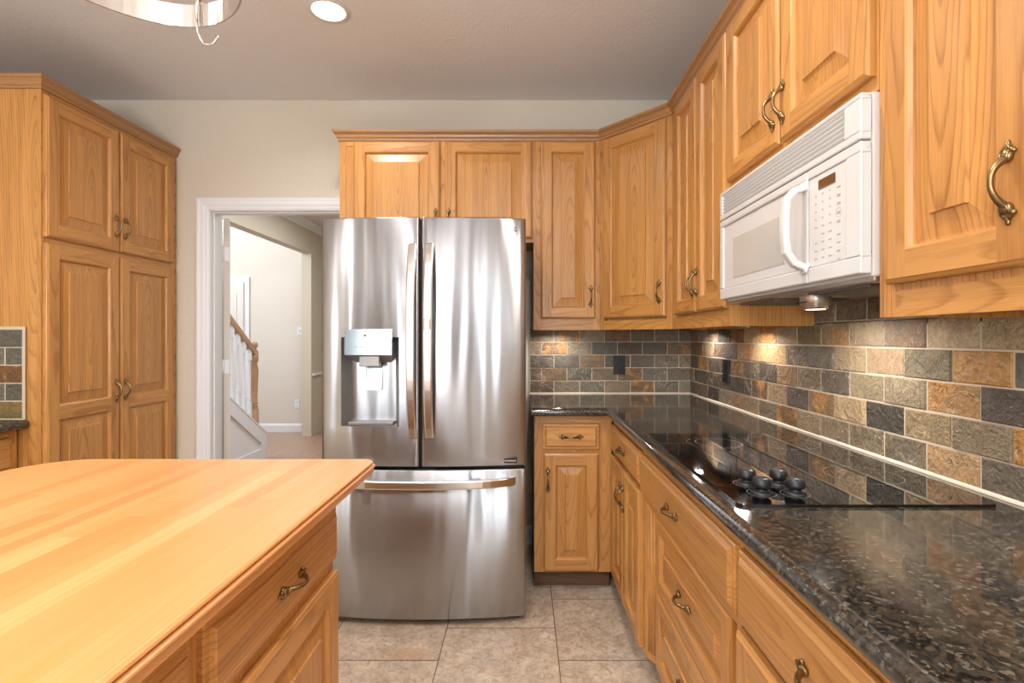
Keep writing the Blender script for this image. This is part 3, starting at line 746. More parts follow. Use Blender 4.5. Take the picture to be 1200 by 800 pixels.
# -- crown moulding over the whole wall run
mb = MB(); cprof = [(0.0015, 2.3655), (0.006, 2.3655), (0.008, 2.371), (0.014, 2.376), (0.017, 2.384), (0.026, 2.391), (0.030, 2.393), (0.031, 2.404), (-0.02, 2.405)]
cprof = [(0.0015, 2.352)]+[(0.007, 2.352), (0.009, 2.362), (0.015, 2.370), (0.018, 2.380), (0.027, 2.389), (0.031, 2.391), (0.033, 2.404), (-0.02, 2.405)]
sweep(mb, [(-1.019, YB-0.002), (-1.019, FYU), (0.424, FYU), (0.728, 2.514), (0.728, 0.41)], cprof)
tag(mb.build('crown_moulding', CROWNM), 'narrow oak crown moulding along the tops of the wall cabinets', 'moulding')

# ------------------------------------------------------------------ base cabinets
BH = 0.878-0.10
def base(label, loc, rz, w, d, **kw):
    t = thing('base_cabinet', label, 'cabinet', loc, rz)
    carcass(t, w, 0.878, d, zb=0.10, **kw)
    return t
t = base('oak base cabinet with one drawer over one door, beside the refrigerator', (0.053, 2.56, 0), 0, 0.385, YB-0.004-2.56, stiles=(0.038, 0.055), bot=0.02, top=0.035)
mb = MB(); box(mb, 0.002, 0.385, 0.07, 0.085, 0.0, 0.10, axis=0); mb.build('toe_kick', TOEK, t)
add_drawer(t, 0.041, 0.711, 0.281, 0.127); 
add_door(t, 0.047, 0.11, 0.272, 0.582, 0.047+0.020, 0.563)
XB = 0.445
t = base('oak corner base cabinet with a drawer over two doors, right-hand run', (XB, 2.556, 0), -PI/2, 2.556-1.905, XR-0.004-XB, bot=0.02, stiles=(0.03, 0.006), top=0.035)
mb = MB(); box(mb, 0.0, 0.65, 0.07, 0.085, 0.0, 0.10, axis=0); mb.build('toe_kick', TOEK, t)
add_drawer(t, 0.030, 0.711, 0.612, 0.127)
add_door(t, 0.030, 0.115, 0.300, 0.577, 0.030+0.300-0.022, 0.578)
add_door(t, 0.338, 0.115, 0.305, 0.577, 0.338+0.022, 0.578)
# cooktop base: full-width false drawer over recessed drawers between slanting fluted stiles
Y0c, Y1c = 1.904, 1.052; W = Y0c-Y1c
t = thing('base_cabinet', 'oak drawer base cabinet with slanting corner stiles under the cooktop', 'cabinet', (XB, Y0c, 0), -PI/2)
mb = MB(); RC = 0.032
box(mb, 0, W, 0, 0.019, 0.668, 0.878, axis=0); box(mb, 0, W, 0.019, 0.05, 0.668, 0.69, axis=0)
for s in (0, 1):
    X = (lambda v: v) if s == 0 else (lambda v: W-v)
    pl = [(X(0.0), 0.0), (X(0.020), 0.0), (X(0.085), RC), (X(0.105), RC), (X(0.105), RC+0.03), (X(0.0), RC+0.03)]
    if s: pl = pl[::-1]
    prism(mb, pl, 0.10, 0.668)
    for q in (0.30, 0.5, 0.70):
        cx, cy = X(0.020+0.065*q), RC*q
        b_ = len(mb.g); tube(mb, [(cx, cy, 0.13), (cx, cy, 0.64)], 0.004, 8)
        for i_ in range(b_, len(mb.g)): mb.g[i_] = (mb.v[i_][0], mb.v[i_][2], 0.06)
box(mb, 0.105, W-0.105, RC, RC+0.019, 0.10, 0.668)
box(mb, 0, 0.016, RC+0.03, XR-0.004-XB, 0.10, 0.86, across=1); box(mb, W-0.016, W, RC+0.03, XR-0.004-XB, 0.10, 0.86, across=1)
box(mb, 0.016, W-0.016, RC+0.03, XR-0.004-XB, 0.10, 0.115, axis=0, across=1)
mb.build('carcass', OAK, t)
mb = MB(); box(mb, 0.0, W, 0.105, 0.12, 0.0, 0.10, axis=0); mb.build('toe_kick', TOEK, t)
add_drawer(t, 0.006, 0.692, W-0.012, 0.146)
add_door(t, Y0c-1.787, 0.392, 1.787-1.150, 0.250, Y0c-1.468, 0.512, horiz=True, pax=0, name='drawer', y=RC)
add_door(t, Y0c-1.787, 0.118, 1.787-1.150, 0.262, Y0c-1.468, 0.250, horiz=True, pax=0, name='drawer', y=RC)
t = base('oak base cabinet nearest the camera under the granite counter', (XB, 1.050, 0), -PI/2, 0.96, XR-0.004-XB, bot=0.02, stiles=(0.006, 0.03), top=0.035)
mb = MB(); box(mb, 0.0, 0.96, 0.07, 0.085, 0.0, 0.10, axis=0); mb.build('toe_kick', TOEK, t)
add_drawer(t, 0.008, 0.692, 0.612, 0.146); add_drawer(t, 0.634, 0.692, 0.314, 0.146)
add_door(t, 0.010, 0.115, 0.302, 0.562, 0.010+0.272, 0.56); add_door(t, 0.318, 0.115, 0.302, 0.562, 0.318+0.03, 0.56); add_door(t, 0.634, 0.115, 0.314, 0.562, 0.634+0.03, 0.56)

# -- granite worktop
mb = MB(); R = 0.020
nose = [(R*math.sin(a), 0.900-R*math.cos(a)) for a in [PI*i/12 for i in range(13)]]
cp = [(0.038, 2.512), (0.418, 2.512), (0.418, 0.085)]
sweep(mb, cp, nose, smooth=True)
top = [(0.038, 2.512), (0.418, 2.512), (0.418, 0.085), (XR-.002, 0.085), (XR-.002, YB-.002), (0.038, YB-.002)]
mb.poly([(x, y, 0.92) for x, y in [top[0], top[1], (XR-.002, 2.512), top[4], top[5]]]); mb.poly([(x, y, 0.92) for x, y in [top[1], top[2], top[3], (XR-.002, 2.512)]])
mb.poly([(x, y, 0.88) for x, y in [top[5], top[4], (XR-.002, 2.512), top[1], top[0]]]); mb.poly([(x, y, 0.88) for x, y in [(XR-.002, 2.512), top[3], top[2], top[1]]])
mb.poly([(0.038, 2.512, .88), (0.038, YB-.002, .88), (0.038, YB-.002, .92), (0.038, 2.512, .92)])
mb.poly([(0.418, 0.085, .88), (XR-.002, 0.085, .88), (XR-.002, 0.085, .92), (0.418, 0.085, .92)])
tag(mb.build('granite_countertop', GRAN), 'polished black speckled granite countertop running round the corner', 'countertop')

# -- cooktop
CX0, CX1, CY0, CY1 = 0.437, 0.968, 1.045, 1.818
t = thing('cooktop', 'black glass electric cooktop set into the granite counter', 'cooktop', ((CX0+CX1)/2, (CY0+CY1)/2, 0.9205))
def rrect(x0, x1, y0, y1, rad, n=6):
    P = []
    for cx, cy, a0 in ((x1-rad, y0+rad, -PI/2), (x1-rad, y1-rad, 0), (x0+rad, y1-rad, PI/2), (x0+rad, y0+rad, PI)):
        for i in range(n+1): P.append((cx+rad*math.cos(a0+PI/2*i/n), cy+rad*math.sin(a0+PI/2*i/n)))
    return P
mb = MB(); hx, hy = (CX1-CX0)/2, (CY1-CY0)/2
prism(mb, rrect(-hx, hx, -hy, hy, 0.018), 0.0, 0.0055, smooth=False)
mb.build('glass_plate', GLASSB, t)
def flat_ring(mb, c, r0, r1, z, seg=48, mi=0):
    V = [(c[0]+r*math.cos(2*PI*k/seg), c[1]+r*math.sin(2*PI*k/seg), z) for r in (r0, r1) for k in range(seg)]
    mb.mesh(V, [(k, seg+k, seg+(k+1) % seg, (k+1) % seg) for k in range(seg)], mi=mi, smooth=False)
cc = ((CX0+CX1)/2, (CY0+CY1)/2)
for (x, y, rs) in [(0.612, 1.655, (0.085, 0.070)), (0.835, 1.66, (0.105,)), (0.835, 1.27, (0.085,)), (0.60, 1.38, (0.0,))]:
    if rs[0] == 0: continue
    mb = MB()
    for i, r in enumerate(rs): flat_ring(mb, (x-cc[0]+(0.012 if i else 0), y-cc[1]), r-0.0009, r, 0.0058)
    mb.build('burner_ring', RINGM, t)
for (x, y) in [(0.517, 1.194), (0.589, 1.191), (0.518, 1.122), (0.589, 1.118)]:
    mb = MB(); c = (x-cc[0], y-cc[1], 0.0056)
    lathe(mb, [(0.0235, 0), (0.0235, 0.003), (0.021, 0.005), (0.0125, 0.006), (0.0125, 0.012), (0.0195, 0.014), (0.0205, 0.020), (0.0185, 0.031), (0.0165, 0.0335), (0, 0.0338)], c, 24)
    k_ = mb.build('knob', KNOBM, t)
    mb = MB(); box(mb, c[0]+0.003, c[0]+0.012, c[1]-0.001, c[1]+0.001, c[2]+0.0338, c[2]+0.0342); mb.build('pointer_mark', BLACK, k_)
    mb = MB(); flat_ring(mb, c, 0.0290, 0.0298, 0.0058, 32); mb.build('dial_ring', RINGM, t)

# ------------------------------------------------------------------ microwave (local x toward camera, y into the wall)
t = right('microwave', 'white over-the-range microwave mounted under the oak cabinet', 1.811, 1.36, 'microwave', 0.69)
W = 0.756
mb = MB(); box(mb, 0, W, 0.024, XR-0.69-0.014, 0.030, 0.409); mb.build('body', WHITE, t, bevel=0.004)
def front_bar(mb, x0, x1, z0, z1, y0=0.0, y1=0.024): box(mb, x0, x1, y0, y1, z0, z1)
# vent grille
mb = MB(); zg0, zg1 = 0.312, 0.407
front_bar(mb, 0.0, W, zg0, 0.328); front_bar(mb, 0.0, W, 0.396, zg1); front_bar(mb, 0.0, 0.022, 0.328, 0.396); front_bar(mb, 0.700, W, 0.328, 0.396)
front_bar(mb, 0.022, 0.700, 0.328, 0.396, 0.012, 0.024)
g_ = mb.build('vent_grille', WHITE, t, bevel=0.003)
mb = MB()
for i in range(6):
    z = 0.331+i*0.0110
    V = [(0.022, 0.001, z+0.0075), (0.700, 0.001, z+0.0075), (0.700, 0.001, z+0.0058), (0.022, 0.001, z+0.0058), (0.022, 0.012, z), (0.700, 0.012, z), (0.700, 0.012, z+0.0085), (0.022, 0.012, z+0.0085)]
    mb.mesh(V, [(0, 3, 2, 1), (3, 4, 5, 2), (0, 1, 6, 7)], smooth=False)
mb.build('louvres', WHITE, g_)
# door with window and the control section
mb = MB(); z0, z1 = 0.036, 0.308; xs = 0.556
front_bar(mb, 0, xs, z0, z0+0.036); front_bar(mb, 0, xs, z1-0.022, z1); front_bar(mb, 0, 0.028, z0+.036, z1-.022); front_bar(mb, 0.500, xs, z0+.036, z1-.022)
front_bar(mb, 0.028, 0.500, z0+.036, z1-.022, 0.005, 0.024)
d_ = mb.build('door', WHITE, t, bevel=0.004)
mb = MB(); box(mb, 0.105, 0.440, 0.0035, 0.0052, z0+0.066, z0+0.196); mb.build('window', MWGLASS, d_)
mb = MB(); xh = 0.548
Pz = [(xh, 0.0, 0.272), (xh, -0.028, 0.262), (xh, -0.046, 0.240), (xh, -0.050, 0.20), (xh, -0.050, 0.15), (xh, -0.046, 0.112), (xh, -0.028, 0.086), (xh, 0.0, 0.074)]
n = len(Pz); V = []
for i, p in enumerate(Pz):
    a = Vector(Pz[max(i-1, 0)]); b = Vector(Pz[min(i+1, n-1)]); d = (b-a).normalized(); nn = Vector((0, d.z, -d.y))
    for (u, v) in ((-0.012, -0.009), (0.012, -0.009), (0.012, 0.009), (-0.012, 0.009)): V.append(Vector(p)+Vector((u, 0, 0))+nn*v)
mb.mesh(V, [(i*4+k, i*4+(k+1) % 4, (i+1)*4+(k+1) % 4, (i+1)*4+k) for i in range(n-1) for k in range(4)]+[(0, 1, 2, 3), tuple((n-1)*4+k for k in (3, 2, 1, 0))], smooth=False)
mb.build('handle', WHITE, d_, bevel=0.005)
mb = MB()
front_bar(mb, xs+0.002, W, z0, z0+0.036); front_bar(mb, xs+0.002, W, z1-0.022, z1); front_bar(mb, 0.706, W, z0+.036, z1-.022)
front_bar(mb, xs+0.002, 0.706, z0+.036, z1-.022, 0.003, 0.024)
c_ = mb.build('control_panel', WHITE, t, bevel=0.003)
mb = MB(); box(mb, 0.602, 0.666, 0.0015, 0.003, 0.250, 0.272); mb.build('display', DISP, c_)
mb = MB()
def mk(x, z, w_=0.008, h_=0.0022): box(mb, x-w_/2, x+w_/2, 0.0022, 0.003, z-h_/2, z+h_/2)
for c, x in enumerate((0.590, 0.618, 0.646)):
    for r in range(9):
        z = 0.238-r*0.0185
        if r == 5 and c == 0: continue
        mk(x, z, 0.004 if r < 4 else 0.011, 0.004 if r < 4 else 0.0022)
for r, z in enumerate((0.236, 0.218, 0.200, 0.180, 0.160, 0.132, 0.114, 0.096, 0.078)): mk(0.678, z, 0.012, 0.005 if 0 < r < 5 else 0.0025)
mb.build('button_print', simple('faint_print', (172, 168, 166), 0.6), c_)
mb = MB()
V = [(0.678+r*math.cos(2*PI*k/24), 0.0024, 0.180+r*math.sin(2*PI*k/24)) for r in (0.0098, 0.0104) for k in range(24)]
mb.mesh(V, [(k, 24+k, 24+(k+1) % 24, (k+1) % 24) for k in range(24)], smooth=False); mb.build('start_ring', MARK, c_)
# underside
mb = MB(); box(mb, 0.006, W-0.004, 0.03, XR-0.69-0.016, 0.020, 0.032); mb.build('hood_plate', HOODM, t, bevel=0.002)
for x0 in (0.05, 0.47):
    mb = MB(); box(mb, x0, x0+0.24, 0.05, 0.27, 0.015, 0.020)
    for i in range(12): box(mb, x0+0.01+i*0.019, x0+0.018+i*0.019, 0.06, 0.26, 0.0125, 0.015)
    mb.build('grease_filter', FILTER, t)
mb = MB(); lathe(mb, [(0.040, 0.020), (0.040, -0.002), (0.034, -0.010), (0.034, -0.016), (0.026, -0.017)], (0.355, 0.135, 0), 24)
for k in range(5): box(mb, 0.33+k*0.011, 0.336+k*0.011, 0.094, 0.096, 0.001, 0.004, mi=1)
hl = mb.build('lamp_housing', [HOODM, BLACK], t)
mb = MB(); lathe(mb, [(0.026, -0.0165), (0, -0.0170)], (0.355, 0.135, 0), 24); mb.build('lamp_lens', LENS, hl)
area('hood_lamp', (0.69+0.135, 1.811-0.355, 1.336), 0.05, 1.6, WARM, (0.15, 0, -1), True, 2.7)

# ------------------------------------------------------------------ refrigerator
FX0, FX1 = -0.898, 0.010; FC = (FX0+FX1)/2; HW = (FX1-FX0)/2
t = thing('refrigerator', 'stainless steel french-door refrigerator with ice and water dispenser', 'refrigerator', (FC, 2.70, 0))
def fy(x):            # front surface, local y
    return 2.255-2.70+0.034*(x/HW)**2
mb = MB(); box(mb, -HW+0.006, HW-0.006, 2.345-2.70, 3.10-2.70, 0.03, 1.755); mb.build('case', FCASE, t, bevel=0.004)
mb = MB(); box(mb, -HW+0.03, HW-0.03, 2.33-2.70, 2.37-2.70, 0.0, 0.045); mb.build('base_grille', GASKET, t)
def door_panel(x0, x1, z0, z1, hole=None, yb=2.335-2.70):
    mb = MB(); e = 0.010
    xs = [x0, x0+0.0015, x0+0.004, x0+e]; n = 26
    core = [x0+e+(x1-x0-2*e)*i/n for i in range(n+1)]
    tail = [x1-0.004, x1-0.0015, x1]
    def yo(x):
        d = min(x-x0, x1-x)
        q = max(0.0, 1-d/e); return fy(x)+e*(1-math.sqrt(max(0, 1-q*q)))
    X = sorted(set(xs[:3]+core+tail+([hole[0], hole[1]] if hole else [])))
    Zs = [z0, z0+0.0015, z0+0.005]+([hole[2], hole[3]] if hole else [])+[z1-0.005, z1-0.0015, z1]
    dz = {0: 0.006, 1: 0.002, len(Zs)-1: 0.006, len(Zs)-2: 0.002}
    V = [(x, yo(x)+dz.get(j, 0), z) for j, z in enumerate(Zs) for x in X]; nx = len(X); F = []
    for j in range(len(Zs)-1):
        for i in range(nx-1):
            if hole and X[i] >= hole[0]-1e-6 and X[i+1] <= hole[1]+1e-6 and Zs[j] >= hole[2]-1e-6 and Zs[j+1] <= hole[3]+1e-6: continue
            F.append((j*nx+i, j*nx+i+1, (j+1)*nx+i+1, (j+1)*nx+i))
    mb.mesh(V, F, smooth=True)
    for (za, j) in ((z0, 0), (z1, len(Zs)-1)):
        mb.poly([V[j*nx+i] for i in range(nx)]+[(x1, yb, za), (x0, yb, za)])
    for i in (0, nx-1): mb.poly([V[i], V[(len(Zs)-1)*nx+i], (X[i], yb, z1), (X[i], yb, z0)])
    mb.poly([(x0, yb, z0), (x1, yb, z0), (x1, yb, z1), (x0, yb, z1)])
    if hole:
        a, b, c, d = hole; dp = 0.055; yi = fy((a+b)/2)+0.105
        def rp(x, z): return (x, fy(x), z)
        A = [rp(a, c), rp(b, c), rp(b, d), rp(a, d)]
        B = [(a+0.045, yi, c+0.012), (b-0.045, yi, c+0.012), (b-0.045, yi-0.01, d), (a+0.045, yi-0.01, d)]
        for i in range(4): mb.poly([A[i], A[(i+1) % 4], B[(i+1) % 4], B[i]], mi=1)
        mb.poly(B, mi=1)
        # thin rim
    return mb
ZM0, ZM1 = 0.683, 0.697
lx = lambda X: X-FC
hole = (lx(-0.806), lx(-0.545), 0.873, 1.265)
dl = door_panel(lx(FX0), lx(-0.457), ZM1, 1.792, hole).build('left_door', [STEEL, DGREY], t)
dr = door_panel(lx(-0.447), lx(FX1), ZM1, 1.792).build('right_door', STEEL, t)
df = door_panel(lx(FX0), lx(FX1), 0.027, ZM0).build('freezer_drawer', STEEL, t)
mb = MB(); box(mb, -HW+0.015, HW-0.015, 2.30-2.70, 2.36-2.70, ZM0-0.01, ZM1+0.01); box(mb, lx(-0.462), lx(-0.442), 2.272-2.70, 2.36-2.70, ZM1, 1.785)
mb.build('door_gasket', GASKET, t)
def bar_sweep(pts, wdir, wid, thk):
    """flat bar through points; wdir = width direction"""
    mb = MB(); P = [Vector(p) for p in pts]; n = len(P); V = []; wv = Vector(wdir)
    for i in range(n):
        d = (P[min(i+1, n-1)]-P[max(i-1, 0)]).normalized(); nn = d.cross(wv).normalized()
        for (u, v) in ((-.5, -.35), (-.35, -.5), (.35, -.5), (.5, -.35), (.5, .35), (.35, .5), (-.35, .5), (-.5, .35)): V.append(P[i]+wv*u*wid+nn*v*thk)
    mb.mesh(V, [(i*8+k, i*8+(k+1) % 8, (i+1)*8+(k+1) % 8, (i+1)*8+k) for i in range(n-1) for k in range(8)]+[tuple(range(7, -1, -1)), tuple((n-1)*8+k for k in range(8))], smooth=False)
    return mb
for (X, par) in ((-0.483, dl), (-0.409, dr)):
    x = lx(X); pts = []
    for i in range(21):
        s = -1+2*i/20; z = 1.248+s*0.418
        pts.append((x, fy(x)-0.010-0.052*(1-abs(s)**3.0), z))
    pts = [(x, fy(x)+0.004, pts[0][2]-0.004)]+pts+[(x, fy(x)+0.004, pts[-1][2]+0.004)]
    h_ = bar_sweep(pts, (1, 0, 0), 0.036, 0.015).build('handle', STEELH, par)
    if X > -0.45:
        mb = MB(); box(mb, x-0.012, x+0.012, fy(x)-0.076, fy(x)-0.062, 1.297, 1.345); mb.build('release_button', DGREY, h_, bevel=0.001)
pts = []
for i in range(25):
    s = -1+2*i/24; x = s*0.400
    pts.append((x, fy(x)-0.008-0.048*(1-abs(s)**6), 0.632))
pts = [(-0.402, fy(0.4)+0.004, 0.632)]+pts+[(0.402, fy(0.4)+0.004, 0.632)]
bar_sweep(pts, (0, 0, 1), 0.036, 0.015).build('handle', STEELH, df)
# dispenser
cxl = lx(-0.678); yf = fy(cxl)
mb = MB(); zt, zm, zl = 1.300, 1.188, 1.145
yq = fy(cxl+0.103)
F0 = [(cxl-0.103, yq-0.012, zm), (cxl+0.103, yq-0.012, zm), (cxl+0.103, yq-0.006, zt), (cxl-0.103, yq-0.006, zt)]
B0 = [(cxl-0.075, yf+0.085, zl), (cxl+0.075, yf+0.085, zl), (cxl+0.103, yf+0.085, zt), (cxl-0.103, yf+0.085, zt)]
mb.poly(F0, mi=0); mb.poly([F0[0], B0[0], B0[1], F0[1]], mi=1); mb.poly([F0[3], F0[2], B0[2], B0[3]], mi=1); mb.poly([F0[0], F0[3], B0[3], B0[0]], mi=1); mb.poly([F0[1], B0[1], B0[2], F0[2]], mi=1)
dp = mb.build('dispenser_control', [CHROME, DGREY], dl)
mb = MB()
for i in range(5): box(mb, cxl-0.06+i*0.026, cxl-0.046+i*0.026, yq-0.0115, yq-0.0098, 1.222, 1.2245)
box(mb, cxl-0.02, cxl-0.008, yq-0.0085, yq-0.0072, 1.268, 1.278); box(mb, cxl-0.004, cxl+0.02, yq-0.0085, yq-0.0072, 1.271, 1.275)
mb.build('display_print', MARK, dp)
mb = MB(); prism(mb, [(cxl-0.045, yf+0.0), (cxl+0.045, yf+0.0), (cxl+0.040, yf+0.05), (cxl-0.040, yf+0.05)], 1.135, 1.186); mb.build('nozzle', DGREY, dp, bevel=0.004)
mb = MB(); prism(mb, rrect(-0.034, 0.034, -0.06, 0.06, 0.012), 0, 0.012); pd = mb.build('paddle', CHROME, dl, (cxl+0.005, yf+0.075, 1.085)); pd.rotation_euler = (PI/2-0.12, 0, 0)
mb = MB(); box(mb, cxl-0.10, cxl+0.10, yf+0.02, yf+0.09, 0.876, 0.890); mb.build('drip_tray', DGREY, dl, bevel=0.003)
# maker's mark and energy badge
def text(body, size, mat, parent, loc, name='lettering', depth=0.0006):
    c = bpy.data.curves.new(name, 'FONT'); c.body = body; c.size = size; c.extrude = depth; c.align_x = 'CENTER'; c.align_y = 'CENTER'
    o = bpy.data.objects.new(name, c); COL.objects.link(o); c.materials.append(mat)
    dg = bpy.context.evaluated_depsgraph_get(); me = bpy.data.meshes.new_from_object(o.evaluated_get(dg))
    m = bpy.data.objects.new(name, me); COL.objects.link(m); bpy.data.objects.remove(o); bpy.data.curves.remove(c)
    m.parent = parent; m.location = loc; m.rotation_euler = (PI/2, 0, 0); return m
bx_ = lx((599-613.5)/267.8); ax = bx_
LOGOM = simple('logo_grey', (110, 106, 104), 0.3, 0.8)
text('LG', 0.024, LOGOM, dr, (bx_+0.012, fy(bx_)-0.001, 1.265+127/266), 'brand_lettering')
mb = MB()
V = [(bx_-0.018+r*math.cos(2*PI*k/24), fy(bx_)-0.001, 1.265+127/266+r*math.sin(2*PI*k/24)) for r in (0.0085, 0.0105) for k in range(24)]
mb.mesh(V, [(k, 24+k, 24+(k+1) % 24, (k+1) % 24) for k in range(24)], smooth=False)
box(mb, bx_-0.019, bx_-0.017, fy(bx_)-0.0012, fy(bx_)-0.0006, 1.265+121/266, 1.265+130/266); box(mb, bx_-0.019, bx_-0.012, fy(bx_)-0.0012, fy(bx_)-0.0006, 1.265+121/266, 1.265+122/266)
mb.build('round_logo', LOGOM, dr)
bx_ = lx((595-613.5)/265)
mb = MB(); box(mb, bx_-0.042, bx_+0.042, fy(bx_)-0.002, fy(bx_)+0.004, 0.710, 0.729); bd = mb.build('badge', BLACK, dr)
mb = MB(); box(mb, bx_-0.026, bx_+0.038, fy(bx_)-0.0026, fy(bx_)-0.002, 0.716, 0.7235)
for s in (0, 1): box(mb, bx_-0.038+s*0.005, bx_-0.036+s*0.005, fy(bx_)-0.0026, fy(bx_)-0.002, 0.714, 0.725)
mb.build('badge_print', DGREY, bd)

# ------------------------------------------------------------------ island
IX0, IX1, IY0, IY1 = -1.357, -0.415, -0.55, 1.474
t = thing('island_cabinet', 'oak island cabinet with drawers over doors beneath the butcher block', 'cabinet', (-0.490, -0.45, 0), PI/2)
W = 1.325+0.45; Dp = 0.80
mb = MB(); f = 0.019
box(mb, 0, W, 0, f, 0.10, 0.884); 
box(mb, 0, 0.018, f, Dp, 0.10, 0.884, across=1); box(mb, W-0.018, W, f, Dp, 0.10, 0.884, across=1); box(mb, 0, W, Dp-0.018, Dp, 0.10, 0.884)
box(mb, 0.018, W-0.018, f, Dp-0.018, 0.10, 0.12, axis=0, across=1)
mb.build('carcass', OAK, t)
mb = MB(); box(mb, 0.05, W-0.05, 0.06, Dp-0.06, 0, 0.10, axis=0); mb.build('toe_kick', TOEK, t)
yl = lambda Y: Y+0.45
for (a, b) in ((0.772, 1.318), (0.185, 0.742), (-0.42, 0.155)):
    add_drawer(t, yl(a), 0.700, b-a, 0.137)
    add_door(t, yl(a), 0.115, b-a, 0.558, yl(a)+0.03, 0.55)
# butcher block top: strips cut to the outline plus a moulded edge
def outline(ins):
    x0, x1, y0, y1 = IX0+ins, IX1-ins, IY0+ins, IY1-ins; P = []
    for cx, cy, a0, rad in ((x1, y0, -PI/2, 0.035), (x1, y1, 0, 0.035), (x0, y1, PI/2, 0.16), (x0, y0, PI, 0.16)):
        rad = max(0.004, rad-ins); sx = -1 if cx > -0.9 else 1; sy = 1 if cy < 0 else -1
        ccx, ccy = cx+sx*rad, cy+sy*rad
        for i in range(9): P.append((ccx+rad*math.cos(a0+PI/2*i/8), ccy+rad*math.sin(a0+PI/2*i/8)))
    return P
mb = MB()
prof = [(0.0162, 0.9168), (0.0160, 0.9190), (0.0145, 0.9198), (0.011, 0.9193), (0.0065, 0.9165), (0.005, 0.9135), (0.0065, 0.9120), (0.0095, 0.9105), (0.0095, 0.9090), (0.005, 0.9082), (0.001, 0.9072), (0.0, 0.9050), (0.001, 0.9020), (0.004, 0.9005), (0.0045, 0.887), (0.007, 0.8855), (0.06, 0.8855)]
OL = [outline(i) for i, z in prof]; m = len(OL[0])
for k in range(len(prof)-1):
    V = [(p[0], p[1], prof[k][1]) for p in OL[k]]+[(p[0], p[1], prof[k+1][1]) for p in OL[k+1]]
    mb.mesh(V, [(i, m+i, m+(i+1) % m, (i+1) % m) for i in range(m)], lambda p: (p[0], p[1], 0), 0.3, smooth=True)
def clip(poly, axis, val, keep_ge):
    out = []
    for i in range(len(poly)):
        a, b = poly[i], poly[(i+1) % len(poly)]
        ia = (a[axis] >= val) == keep_ge; ib = (b[axis] >= val) == keep_ge
        if ia: out.append(a)
        if ia != ib:
            s = (val-a[axis])/(b[axis]-a[axis]); out.append((a[0]+(b[0]-a[0])*s, a[1]+(b[1]-a[1])*s))
    return out
base_poly = outline(0.0162); x = IX0
while x < IX1:
    wd = random.choice((0.026, 0.034, 0.040, 0.044)); y = IY0-random.random()*0.8
    while y < IY1:
        L = random.uniform(0.7, 1.7)
        P = clip(clip(clip(clip(base_poly, 0, x, True), 0, x+wd, False), 1, y, True), 1, y+L, False)
        if len(P) > 2: mb.poly([(p[0], p[1], 0.9190) for p in P], lambda p: (p[0], p[1], 0), random.random())
        y += L
    x += wd
prism(mb, outline(0.02), 0.884, 0.8855, top=True)
tag(mb.build('butcher_block_top', BUTCH), 'maple butcher block island top with rounded corners and moulded edge', 'countertop')

# ------------------------------------------------------------------ pantry
t = thing('pantry_cabinet', 'tall oak pantry cabinet with four doors left of the doorway', 'cabinet', (PX, PY, 0), PI/2)
W = YB-0.004-PY; mb = MB(); h = 2.370; Dp = 0.78
box(mb, 0, 0.045, 0, 0.02, 0.10, h); box(mb, W-0.045, W, 0, 0.02, 0.10, h); box(mb, 0.045, W-0.045, 0, 0.02, 2.31, h, axis=0)
box(mb, 0.045, W-0.045, 0, 0.02, 0.10, 0.14, axis=0); box(mb, 0.045, W-0.045, 0, 0.02, 1.66, 1.73, axis=0)
box(mb, 0.045, W-0.045, 0.004, 0.02, 0.14, 2.31)
box(mb, 0, 0.018, 0.02, 0.055, 0.10, h, across=1); box(mb, 0.001, 0.018, 0.055, Dp, 0.10, h, across=1); box(mb, W-0.018, W, 0.02, Dp, 0.10, h, across=1)
box(mb, 0.018, W-0.018, Dp-0.02, Dp, 0.1, h); box(mb, 0.018, W-0.018, 0.02, Dp-0.02, h-0.02, h, axis=0, across=1)
mb.build('carcass', OAK, t)
mb = MB(); box(mb, 0, W, 0.07, Dp, 0, 0.10, axis=0); mb.build('toe_kick', TOEK, t)
dw = 0.412
for i, x in enumerate((0.010, 0.430)):
    hx = x+dw-0.026 if i == 0 else x+0.026
    add_door(t, x, 1.712, dw, 0.630, hx, 1.840)
    add_door(t, x, 0.118, dw, 1.567, hx, 0.990, panels=[(0.058, 0.775), (0.835, 1.505)])
mb = MB(); sweep(mb, [(-Dp, 0), (0, 0), (0, W)] and [(0.0, Dp), (0.0, 0.0), (W, 0.0)], [(o, z) for o, z in [(0.001, 2.362), (0.008, 2.362), (0.010, 2.370), (0.016, 2.376), (0.018, 2.390), (0.026, 2.400), (0.030, 2.402), (0.032, 2.414), (-0.02, 2.416)]])
mb.build('crown', CROWNM, t)

# -- left counter beside the pantry
t = thing('base_cabinet', 'oak base cabinet at far left in front of the pantry side', 'cabinet', (-2.225, 1.30, 0), PI/2)
W = PY-0.012-1.30; carcass(t, W, 0.863, 0.70, zb=0.10, bot=0.02, top=0.03)
mb = MB(); box(mb, 0.0, W, 0.07, 0.085, 0.0, 0.10, axis=0); mb.build('toe_kick', TOEK, t)
add_drawer(t, 0.03, 0.69, 0.44, 0.14); add_drawer(t, W-0.03-0.42, 0.69, 0.42, 0.14)
add_door(t, 0.03, 0.115, 0.44, 0.55, 0.44, 0.55); add_door(t, W-0.45, 0.115, 0.42, 0.55, W-0.42, 0.55)
mb = MB(); sweep(mb, [(-2.19, 1.28), (-2.19, PY-0.012)], [(o, z-0.016) for o, z in nose], smooth=True)
xa, xb = XL+0.02, -2.19; y0, y1 = 1.28, PY-0.012
mb.poly([(xa, y0, .904), (xb, y0, .904), (xb, y1, .904), (xa, y1, .904)]); mb.poly([(xa, y1, .864), (xb, y1, .864), (xb, y0, .864), (xa, y0, .864)])
